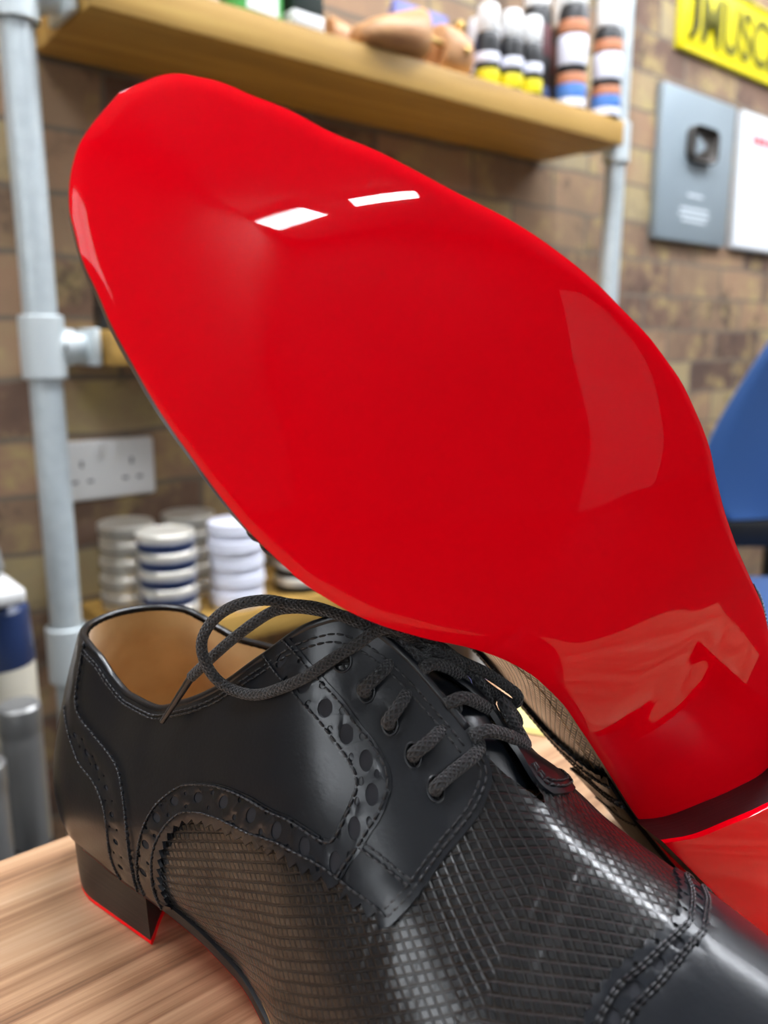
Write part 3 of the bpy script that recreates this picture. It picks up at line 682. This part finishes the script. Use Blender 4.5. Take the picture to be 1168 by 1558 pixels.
def dens(P, step=.15, closed=False):
    P = [np.array(p, float) for p in P]; out = []
    Q = P + [P[0]] if closed else P
    for a, b in zip(Q, Q[1:]):
        n = max(1, int(math.ceil(np.linalg.norm((b-a)*[1, VS])/step)))
        out += [a + (b-a)*t/n for t in range(n)]
    if not closed: out.append(P[-1])
    return np.array(out)
def smooth_line(P, step=.12):
    R = spline([(q, v*VS, 0) for q, v in P], step)[:, :2]; R[:, 1] /= VS
    R[:, 1] = np.clip(R[:, 1], 0, 1); return R
def resample(P, step):
    """even spacing along a (q, v) line"""
    A = np.array(P)*[1, VS]; s = np.r_[0, np.cumsum(np.linalg.norm(np.diff(A, axis=0), axis=1))]
    n = max(2, int(round(s[-1]/step))); t = np.linspace(0, s[-1], n+1)
    return np.stack([np.interp(t, s, A[:, 0]), np.interp(t, s, A[:, 1])/VS], 1)
def pink(P, pitch, amp, out=1):
    """a zigzag (pinked) edge along a (q, v) line"""
    R = resample(smooth_line(P), pitch/2); A = R*[1, VS]; t = np.gradient(A, axis=0); t /= np.linalg.norm(t, axis=1)[:, None]
    nrm = np.stack([-t[:, 1], t[:, 0]], 1)*out
    k = (np.arange(len(A)) % 2)[:, None]; k[0] = 0; k[-1] = 0
    A = A + nrm*amp*k; A[:, 1] = np.clip(A[:, 1], 0, VS)
    return A/[1, VS]
def shift(P, d):
    A = np.array(P)*[1, VS]; t = np.gradient(A, axis=0); t /= np.linalg.norm(t, axis=1)[:, None] + 1e-9
    A = A + np.stack([-t[:, 1], t[:, 0]], 1)*d
    A[:, 1] = np.clip(A[:, 1], 0, VS); return A/[1, VS]
def inside(poly, pts):
    x, y = pts[:, 0], pts[:, 1]; c = np.zeros(len(pts), bool); n = len(poly)
    for i in range(n):
        (x1, y1), (x2, y2) = poly[i], poly[i-1]
        if y1 == y2: continue
        c ^= ((y1 > y) != (y2 > y)) & (x < (x2-x1)*(y-y1)/(y2-y1)+x1)
    return c
def circle(c, r, n): return [(c[0]+r*math.cos(2*math.pi*k/n), c[1]+r*math.sin(2*math.pi*k/n)/VS) for k in range(n)]
def band_small(centres, d=.22, r=.08):
    """pairs of small punched holes between the big ones, across the band"""
    out = []
    C = np.array(centres)*[1, VS]
    for a, b in zip(C, C[1:]):
        m = (a+b)/2; t = (b-a)/np.linalg.norm(b-a); nn = np.array([-t[1], t[0]])
        for s in (-1, 1): p = m + nn*s*d; out.append((p[0], p[1]/VS))
    return out
class Shoe:
    def __init__(self, root, lat, med, mir=False, bulges=(None, None), breast=None, lean=0.0, lift=0.0, tail=0.0):
        self.sh = Shape(lat, med, bulges); self.lat = lat; self.med = med; self.root = root; self.mir = mir
        self.breast = breast; self.lean = lean; self.lift = lift; self.tail = tail
    def fix(self, V):
        V = np.array(V, float)
        k = np.clip((3.6-V[:, 0])/3.4, 0, 1); V[:, 0] -= self.tail*k*k*(3-2*k)
        V /= 100
        if self.mir: V[:, 1] *= -1
        return V
    def add(self, name, V, F, m, uv=None, parent=None, smooth=True, sharp=40, merge=0, mats=None):
        V = self.fix(V)
        if self.mir: F = [tuple(reversed(f)) for f in F]
        o = mesh(name, V, F, m, parent or self.root, smooth, uv, mats=mats)
        if merge:
            bm = bmesh.new(); bm.from_mesh(o.data); bmesh.ops.remove_doubles(bm, verts=bm.verts, dist=merge); bm.to_mesh(o.data); bm.free()
        if sharp: o.data.set_sharp_from_angle(angle=math.radians(sharp))
        return o
    def uvs(self, side, qv):
        arc = np.interp(qv[:, 0], self.sh.qs, self.sh.arc[side]); q0 = 18.9 - FC + QF
        ref = np.interp(np.maximum(qv[:, 0], q0), self.sh.qs, self.sh.arc[side])
        return np.stack([qv[:, 0], (ref-qv[:, 1]*arc)*side], 1)
    def panel(self, name, pieces, thick, m, base=.0, grid=.24, parent=None, lip=.03):
        """an overlay of leather: pieces = (side, outline in (q, v), holes, (open edges))"""
        AV, AF, AU = [], [], []
        for side, poly, holes, opens in pieces:
            poly = dens(poly, .16, True)
            loops = [poly] + [np.array(h) for h in holes]
            pts, edges = [], []
            for L in loops:
                o = len(pts); pts += [tuple(p) for p in L*[1, VS]]; edges += [(o+i, o+(i+1) % len(L)) for i in range(len(L))]
            P = poly*[1, VS]
            x0, y0 = P.min(0); x1, y1 = P.max(0)
            gx, gy = np.meshgrid(np.arange(x0+grid/2, x1, grid), np.arange(y0+grid/2, y1, grid)); gp = np.stack([gx.ravel(), gy.ravel()], 1)
            k = inside(P, gp)
            for h in holes: k &= ~inside(np.array(h)*[1, VS], gp)
            allb = np.array(pts); gp = gp[k]
            dm = np.array([np.min(np.hypot(*(allb-p).T)) for p in gp]) if len(gp) else np.zeros(0)
            pts += [tuple(p) for p in gp[dm > grid*.35]]
            r = geometry.delaunay_2d_cdt([Vector(p) for p in pts], edges, [], 0, 1e-5)
            vv = np.array([tuple(p) for p in r[0]]); ff = np.array([f for f in r[2] if len(f) == 3])
            cen = vv[ff].mean(1); k = inside(P, cen)
            for h in holes: k &= ~inside(np.array(h)*[1, VS], cen)
            ff = ff[k]; qv = vv/[1, VS]; qv[:, 1] = np.clip(qv[:, 1], 0, 1)
            a, b, c = vv[ff[:, 0]], vv[ff[:, 1]], vv[ff[:, 2]]
            area = (b[:, 0]-a[:, 0])*(c[:, 1]-a[:, 1])-(b[:, 1]-a[:, 1])*(c[:, 0]-a[:, 0])
            ff = ff[abs(area) > 1e-7]; area = area[abs(area) > 1e-7]
            flip = (area > 0) != (side < 0)
            ff[flip] = ff[flip][:, ::-1]
            he = {}
            for t in ff:
                for i in range(3): he[(t[i], t[(i+1) % 3])] = 1
            bd = [(i, j) for (i, j) in he if (j, i) not in he]
            off = np.full(len(qv), base+thick); onb = np.zeros(len(qv), bool)
            def is_open(i, j):
                for ax, val in opens:
                    if abs(qv[i, ax]-val) < 2e-4 and abs(qv[j, ax]-val) < 2e-4: return True
                return False
            bd = [(i, j) for i, j in bd if not is_open(i, j)]
            for i, j in bd: onb[i] = onb[j] = True
            off[onb] -= min(lip, thick*.35)
            top, _ = self.sh.S(side, qv[:, 0], qv[:, 1], off)
            o = len(AV); AV += list(top); AU += list(self.uvs(side, qv)); AF += [tuple(t+o) for t in ff]
            ids = sorted({i for e in bd for i in e}); mp = {}
            if ids:
                bt, _ = self.sh.S(side, qv[ids, 0], qv[ids, 1], off[ids]); lo, _ = self.sh.S(side, qv[ids, 0], qv[ids, 1], base-.06)
                o2 = len(AV); AV += list(bt) + list(lo); AU += list(self.uvs(side, qv[ids]))*2
                mp = {v: n_ for n_, v in enumerate(ids)}; nl = len(ids)
                AF += [(o2+mp[j], o2+mp[i], o2+nl+mp[i], o2+nl+mp[j]) for i, j in bd]
        return self.add(name, AV, AF, m, AU, parent, sharp=50, merge=0)
    def stitches(self, lines):
        """lines = (side, (q, v) line, height above the surface)"""
        parts = []
        for side, P, off in lines:
            R = resample(P, .2)
            A, n = self.sh.S(side, R[:, 0], R[:, 1], off)
            for a, b, nn in zip(A, A[1:], n):
                d = b-a; L = np.linalg.norm(d)
                if L > .8 or L < .05: continue
                a2 = a + d*.06; b2 = b - d*.12
                m_ = (a2+b2)/2 + nn*.022
                parts.append(tube_data([a2-nn*.03, a2+(m_-a2)*.3+nn*.02, m_, b2+(m_-b2)*.3+nn*.02, b2-nn*.03], [.014, .027, .031, .027, .014], 6))
        V, F, U = join(parts); self.add('stitching', V, F, M_thread, U, sharp=0)
    def outline(self, x, med): return pchip(*np.array(self.med if med else self.lat).T, x)
    def build(self):
        sh = self.sh
        # base layer: lattice embossed vamp
        st, sv = 1, 2
        V, U, F, MI = [], [], [], []
        for side in (-1, 1):
            G = sh.g[side][::st, ::sv]; a, b = G.shape[:2]; o = len(V)
            V += list(G.reshape(-1, 3)); Q, W = np.meshgrid(sh.qs[::st], np.linspace(0, 1, b), indexing='ij')
            U += list(self.uvs(side, np.stack([Q.ravel(), W.ravel()], 1)))
            for i in range(a-1):
                for j in range(b-1):
                    q = (o+i*b+j, o+(i+1)*b+j, o+(i+1)*b+j+1, o+i*b+j+1)
                    F.append(q if side < 0 else q[::-1])
        self.add('vamp', V, F, M_lattice, U, sharp=0, merge=1e-5)
        # quarters, brogued bands, counter, cap
        low = pink(ARCH_LOW, .42, .17, -1)
        fr = smooth_line(FRONT); st_l = []
        def eye(c, r=.2): return circle(c, r, 16)
        holes_e = [eye(c) for c in EYELETS]
        for side in (-1, 1):
            dq = .95 if side > 0 else 0
            front = [(q + dq*np.clip((v-.6)/.2, 0, 1), v) for q, v in fr]
            quarter = [(0, 0)] + [tuple(p) for p in smooth_line(ARCH_LOW)[:-1]] + front + [(0, 1)]
            self.panel('quarter', [(side, quarter, holes_e, [(0, 0)])], .11, M_leather)
            band = list(shift(smooth_line(ARCH_OUT), .07)) + list(shift(smooth_line(FACE_IN), .07))[1:] + list(shift(smooth_line(FACE_OUT), .09)) + [p for p in low[::-1] if p[0] < 16.78]
            bh = [circle(c, .18, 18) for c in BIG] + [circle(c, .075, 10) for c in band_small(BIG)]
            bo = self.panel('brogue_band', [(side, band, bh, [])], .07, M_trim, base=.11)
            back = list(shift(smooth_line(ARCH_OUT), -.1)) + list(shift(smooth_line(FACE_IN), -.1))[1:] + list(shift(smooth_line(FACE_OUT), -.1)) + [p for p in smooth_line(ARCH_LOW_ST)[::-1] if p[0] < 16.7]
            self.panel('perforation_backing', [(side, back, [], [])], .012, M_backing, base=.11, parent=bo)
            tab = [p for p in low if p[0] > 16.9] + list(smooth_line(FRONT[:3]))[1:] + list(smooth_line(TAB))[::-1]
            self.panel('facing_tab', [(side, tab, [], [])], .05, M_leather, base=.11)
            ao, fi, fo = smooth_line(ARCH_OUT), smooth_line(FACE_IN), smooth_line(FACE_OUT)
            st_l += [(side, ao, .175), (side, fi, .175), (side, fo, .175)]
            st_l += [(side, smooth_line(ARCH_LOW_ST), .175)]
            st_l += [(side, smooth_line(TAB), .16), (side, shift(smooth_line(TAB), .11), .12)]
            fl = np.array(front)
            for d in (.14, .27): st_l.append((side, shift(fl, d), .12))
            top = [(q, 1.0) for q in np.linspace(.2, 18.4, 90)]
            for d in (.30, .45): st_l.append((side, [(q, 1-d/VS*1.05) for q, v in top if q < 14.6 or True], .12))
            ce, ci = smooth_line(COUNTER), smooth_line(COUNTER_IN)
            st_l += [(side, shift(ce, .16), .19), (side, ci, .19)]
            cr, cf = smooth_line(CAP_REAR), smooth_line(CAP_FRONT)
            st_l += [(side, shift(cr, -.16), .095), (side, shift(cr, -.23), .095), (side, cf, .095), (side, shift(cf, .08), .095)]
        pieces = []
        for side in (-1, 1):
            e = pink(COUNTER, .36, .15, 1)
            poly = [(0, 0)] + [tuple(p) for p in e[::-1]] + [(0, 1.0)]
            ch = [circle(c, .13, 14) for c in COUNTER_HOLES] + [circle(c, .055, 8) for c in band_small(COUNTER_HOLES, .2)]
            pieces.append((side, poly, ch, [(0, 0)]))
        co = self.panel('counter', pieces, .08, M_leather, base=.11)
        pieces = [(side, list(shift(smooth_line(COUNTER), .12))[6:] + list(smooth_line(COUNTER_IN))[::-1], [], []) for side in (-1, 1)]
        self.panel('perforation_backing', pieces, .012, M_backing, base=.11, parent=co)
        pieces = []
        for side in (-1, 1):
            e = pink(CAP_REAR, .34, .10, 1)
            poly = [tuple(p) for p in e] + [(27, 1.0), (QMAX, 1.0), (QMAX, 0)]
            hh = [circle(c, .16, 16) for c in CAP_HOLES[:-1]] + [circle(c, .065, 8) for c in band_small(CAP_HOLES, .24)]
            pieces.append((side, poly, hh, [(1, 1.0), (0, QMAX)]))
        tc = self.panel('toe_cap', pieces, .09, M_leather)
        pieces = [(side, list(shift(smooth_line(CAP_REAR), -.12)) + list(smooth_line(CAP_FRONT))[::-1], [], [(1, 1.0)]) for side in (-1, 1)]
        self.panel('perforation_backing', pieces, .012, M_backing, parent=tc)
        self.stitches(st_l)
        # eyelet rims
        for side in (-1, 1):
            for c in EYELETS:
                C = np.array(circle(c, .2, 20) + [circle(c, .2, 20)[0]]); A, _ = sh.S(side, C[:, 0], C[:, 1], .105)
                V, F, U = tube_data(A, .035, 6, caps=False); self.add('eyelet_rim', V, F, M_leather, U, sharp=0)
        # top line binding
        qs = np.linspace(0, 18.3, 160); A = np.concatenate([sh.S(-1, qs[::-1], np.ones(160), .02)[0], sh.S(1, qs[1:], np.ones(159), .02)[0]])
        V, F, U = tube_data(A, .115, 10); self.add('top_binding', V, F, M_leather, U, sharp=0)
        # lining (inside of the quarters) and insole
        V, U, F = [], [], []
        qs = np.linspace(0, 14.5, 90); vs = np.linspace(.12, .995, 30)
        for side in (-1, 1):
            Q, W = np.meshgrid(qs, vs, indexing='ij')
            p, _ = sh.S(side, Q.ravel(), W.ravel(), -.16 - .12*np.clip((1-W.ravel())/.1, 0, 1)); o = len(V); V += list(p); U += list(np.stack([Q.ravel(), W.ravel()], 1))
            for i in range(89):
                for j in range(29):
                    q = (o+i*30+j, o+(i+1)*30+j, o+(i+1)*30+j+1, o+i*30+j+1); F.append(q[::-1] if side < 0 else q)
        self.add('lining', V, F, M_lining, U, sharp=0, merge=1e-5)
        xs = np.linspace(.5, 17.5, 40); V, F = [], []
        for i, x in enumerate(xs):
            tt = math.sqrt(max(0, 1-((3.2-x)/2.8)**2)) if x < 3.2 else 1
            for t in np.linspace(-1, 1, 9):
                wd = (self.outline(x, t > 0)+.15)*tt if x > 3.2 else 3.0*tt
                V.append((x, t*wd, zb(x)+1.15+.15*t*t))
        F = [(i*9+j, (i+1)*9+j, (i+1)*9+j+1, i*9+j+1) for i in range(39) for j in range(8)]
        self.add('insole', V, F, M_lining, sharp=0)
        # tongue
        V, F = [], []; xs = np.linspace(12.2, 17.7, 40); fl = [.86, .90, .94, .975]; nt = 17
        for i, x in enumerate(xs):
            q = x - FC + QF
            A = [sh.S(-1, q, v, -.2)[0][0] for v in fl]; B = [sh.S(1, q, v, -.2)[0][0] for v in fl[::-1]]
            ea, eb = sh.S(-1, q, 1.0)[0][0], sh.S(1, q, 1.0)[0][0]
            row = A + [ea*(1-t)+eb*t + np.array([0, 0, -.17 + .10*math.sin(math.pi*t) + .5*max(0, (12.8-x)/.6)*math.sin(math.pi*t)**.5]) for t in np.linspace(.06, .94, 9)] + B
            for j, p in enumerate(row):
                p = p.copy(); p[0] -= .12*(i == 0)*(j % 2)
                if x > 16.4: p[2] -= .3*(x-16.4)/1.3
                V.append(tuple(p))
        n0 = len(V); V += [(a, b, c-.14) for a, b, c in V]
        for i in range(39):
            for j in range(nt-1):
                q = (i*nt+j, (i+1)*nt+j, (i+1)*nt+j+1, i*nt+j+1); F.append(q); F.append(tuple(n0+k for k in q[::-1]))
        for j in range(nt-1): F.append((j, j+1, n0+j+1, n0+j))
        for i in range(39):
            for j, f in ((0, 1), (nt-1, 0)):
                q = (i*nt+j, (i+1)*nt+j, n0+(i+1)*nt+j, n0+i*nt+j); F.append(q[::-1] if f else q)
        self.add('tongue', V, F, M_leather, sharp=40)
        # laces
        parts = []
        for k, P in LACES.items():
            P = [list(p) for p in P]
            if k[0] == 's':
                idx = int(k[1])-1; e = sh.place([EYELETS[idx]], -1, -.1)[0][0]; P = [list(e)] + P
            parts.append(tube_data(spline(P, .08), .165 if k[0] in 'sb' else .15, 12))
        for idx in range(1, 5):                                   # ends tucked into the far row of eyelets
            e = sh.place([EYELETS[idx]], 1, -.1)[0][0]; e2 = sh.place([EYELETS[idx]], 1, .3)[0][0]
            b = np.array(LACES['b%d' % idx][-1]) if 'b%d' % idx in LACES else np.array(LACES['s2'][-1])+[0, .4, -.5]
            a = sh.place([(EYELETS[idx][0], .965)], 1, .36)[0][0]
            parts.append(tube_data(spline([b, a, e2, e], .08), .165, 12))
        # the knot
        kn = []
        for t in np.linspace(0, 4*math.pi, 60): kn.append((14.55+.26*math.cos(t)+.02*t, -.2+.28*math.sin(t), 11.22-.22*math.cos(t)+.1*math.sin(t*.5)))
        parts.append(tube_data(np.array(kn), .16, 12))
        V, F, U = join(parts); U = [(u, v/100) for u, v in U]
        lace = self.add('lace', V, F, M_lace, U, sharp=0)
        P = spline(AGLET, .1); V, F, U = tube_data(P, np.linspace(.115, .085, len(P)), 12)
        self.add('aglet', V, F, M_aglet, U, parent=lace, sharp=40)
        # sole: red underside, black edge
        N_ = 150
        th = np.linspace(0, math.pi, N_); xs = .35 + (29.93-.35)*(1-np.cos(th))/2
        def half(x, med):
            if x < FC: return 2.95*math.sqrt(max(0, 1-((FC-x)/(FC-.33))**2))
            return float(self.outline(x - 0, med)) + .02
        nt = 41; V, F, U = [], [], []
        oln = np.array([(x, -half(x, False)) for x in xs] + [(x, half(x, True)) for x in xs[::-1]])
        oa, ob = oln, np.roll(oln, -1, 0)
        def edge_dist(x, y):
            ab = ob-oa; ap = np.array([x, y])-oa
            t = np.clip((ab*ap).sum(1)/((ab*ab).sum(1)+1e-12), 0, 1)
            return np.hypot(*(ap-ab*t[:, None]).T).min()
        for x in xs:
            a, b = half(x, False), half(x, True)
            for t in np.linspace(-1, 1, nt):
                t2 = math.copysign(1-(1-abs(t))**1.7, t) if t else 0
                y = t2*(a if t2 < 0 else b)
                ed = edge_dist(x, y); k1 = max(0, 1-ed/2.6); k2 = max(0, 1-ed/.35)
                dome = .16*k1**2.2 + .07*k2**2 - .07*math.exp(-((x-21)/5.0)**2)*(1-k1)
                V.append((x, y, zb(x) - .02 + dome)); U.append((x, y))
        F = [(i*nt+j, i*nt+j+1, (i+1)*nt+j+1, (i+1)*nt+j) for i in range(N_-1) for j in range(nt-1)]
        self.add('outsole', V, F, M_red, U, sharp=0)['label'] = 'glossy red underside'
        ring = [(x, -half(x, False)) for x in xs] + [(x, half(x, True)) for x in xs[::-1]]
        V, F = [], []; prof = [(-.01, .22), (.0, .3), (.012, .42), (0, .56), (-.3, .6)]
        m_ = len(ring); A = np.array(ring); t = np.roll(A, -1, 0)-np.roll(A, 1, 0); t /= np.linalg.norm(t, axis=1)[:, None]+1e-9; nn = np.stack([t[:, 1], -t[:, 0]], 1)
        for d, z in prof:
            for p, n2 in zip(A, nn): V.append((p[0]+n2[0]*d, p[1]+n2[1]*d, zb(p[0]) - .02 + z))
        F = [(k*m_+i, k*m_+(i+1) % m_, (k+1)*m_+(i+1) % m_, (k+1)*m_+i) for k in range(len(prof)-1) for i in range(m_)]
        self.add('sole_edge', V, F, M_edge, sharp=60, merge=1e-6)
        # heel: concave front, red top piece
        bc = self.breast or [(-2.92, 6.35), (-1.5, 5.35), (0, 4.95), (1.5, 5.35), (2.8, 6.3)]
        xb = lambda y: float(pchip(*np.array(bc).T, y))
        yl, ym = bc[0][0], bc[-1][0]
        def heel_ring(s, z, fwd=0):
            """outline of the heel at height z: lateral side, round the back, medial side, hollow front"""
            R = []; ax = np.linspace(0, 1, 16)
            for k in ax[::-1]: R.append((FC + (xb(yl)+fwd-FC)*k, (-2.92+(yl+2.92)*k)*s))
            for a in np.linspace(0, math.pi, 30)[1:-1]: R.append((FC-2.9*math.sin(a)*s, -2.92*math.cos(a)*s))
            for k in ax: R.append((FC + (xb(ym)+fwd-FC)*k, (2.92+(ym-2.92)*k)*s))
            for k in np.linspace(0, 1, 24)[1:-1]: y = ym+(yl-ym)*k; R.append((xb(y)+fwd, y*s))
            return [(x, y, z) for x, y in R]
        def loft(rings, caps):
            V, F = [], []; m_ = len(rings[0])
            for r in rings: V += r
            for k in range(len(rings)-1): F += [(k*m_+i, k*m_+(i+1) % m_, (k+1)*m_+(i+1) % m_, (k+1)*m_+i) for i in range(m_)]
            if caps & 1: F.append(tuple(range(m_-1, -1, -1)))
            if caps & 2: F.append(tuple((len(rings)-1)*m_+i for i in range(m_)))
            return V, F
        V, F = loft([heel_ring(.985, self.lift+.18, self.lean*.92), heel_ring(1.0, self.lift+.8, self.lean*.6), heel_ring(1.02, 2.25)], 3)
        heel = self.add('heel', V, F, M_edge, sharp=40)
        V, F = loft([heel_ring(.965, self.lift, self.lean), heel_ring(.985, self.lift+.04, self.lean+.02), heel_ring(.985, self.lift+.2, self.lean+.02)], 3)
        self.add('heel_tip', V, F, M_red, parent=heel, sharp=40)['label'] = 'glossy red heel tip'
# ---------------------------------------------------------------- the two shoes
RZ = Matrix.Rotation(-YAW, 4, 'Z')
r1 = thing('brogue_shoe', 'black lattice-embossed brogue derby standing upright on the wooden bench, tan lining showing', 'shoe', group='pair of red-soled shoes')
r1.matrix_world = Matrix.Translation((0, 0, TZ)) @ RZ @ Matrix.Translation((-.107, .286, 0.0)) @ Matrix.Rotation(-.657, 4, 'Z')
Shoe(r1, SOLE_LAT, SOLE_MED).build()
LAT2 = [(-1.83, 2.95), (.7, 3.0), (3.2, 3.1), (6.4, 3.55), (9.22, 4.2), (10.8, 4.25), (12.64, 4.45), (13.88, 4.78), (14.77, 5.09), (15.72, 5.29), (16.97, 5.46), (17.99, 5.45), (19.15, 5.31), (20.09, 5.18), (21.45, 4.86), (22.52, 4.51), (23.74, 3.97), (24.67, 3.58), (25.65, 3.17), (26.55, 2.7), (27.45, 2.35), (28.12, 2.0), (28.78, 1.68), (29.14, 1.41), (29.4, 1.2), (29.64, .87), (29.79, .46), (29.92, .02)]
MED2 = [(-1.83, 2.95), (.7, 3.0), (3.2, 3.1), (6.34, 2.86), (7.65, 2.68), (9.2, 2.47), (10.92, 2.29), (12.29, 2.17), (13.47, 2.21), (14.39, 2.39), (15.16, 2.65), (16.03, 3.07), (16.51, 3.36), (17.22, 3.72), (17.71, 3.95), (18.51, 4.25), (19.31, 4.44), (20.15, 4.57), (20.77, 4.58), (21.5, 4.57), (22.8, 4.43), (23.58, 4.29), (24.36, 4.15), (25.03, 4.0), (25.82, 3.77), (26.75, 3.48), (27.44, 3.19), (27.85, 3.04), (28.2, 2.88), (28.52, 2.68), (28.9, 2.44), (29.17, 2.19), (29.4, 1.91), (29.59, 1.61), (29.77, 1.2), (29.85, .81), (29.9, .4), (29.93, .02)]
r2 = thing('brogue_shoe', 'black shoe tipped up to show its whole glossy red sole, leaning on the standing one', 'shoe', group='pair of red-soled shoes')
R2 = Matrix(((-0.6557076753310402, 0.7066061805149273, -0.26662799272474863), (-0.1754742776215691, 0.20096130192549785, 0.9637681352513636), (0.7345864294997106, 0.6787365179408822, -0.007777851223985333))).to_4x4()
r2.matrix_world = Matrix.Translation((0, 0, TZ)) @ RZ @ Matrix.Translation((0.14552762269684152, 0.21916522259823604, 0.018947403486978175)) @ R2
B_LAT = ([-2, 3, 6.7, 8, 11, 13, 15, 17, 30], [.25, .3, .7, 1.05, 1.0, .7, .25, .02, 0])
B_MED = ([-2, 3, 6.7, 9, 11, 13, 15, 17, 19, 30], [.25, .25, .18, .3, .36, .38, .28, .14, .03, 0])
Shoe(r2, LAT2, MED2, True, (B_LAT, B_MED), [(-2.92, 4.75), (-2, 4.1), (-1.1, 4.05), (.15, 4.5), (1.15, 5.05), (2.2, 5.66), (2.93, 6.34)], .72, .12, 1.05).build()
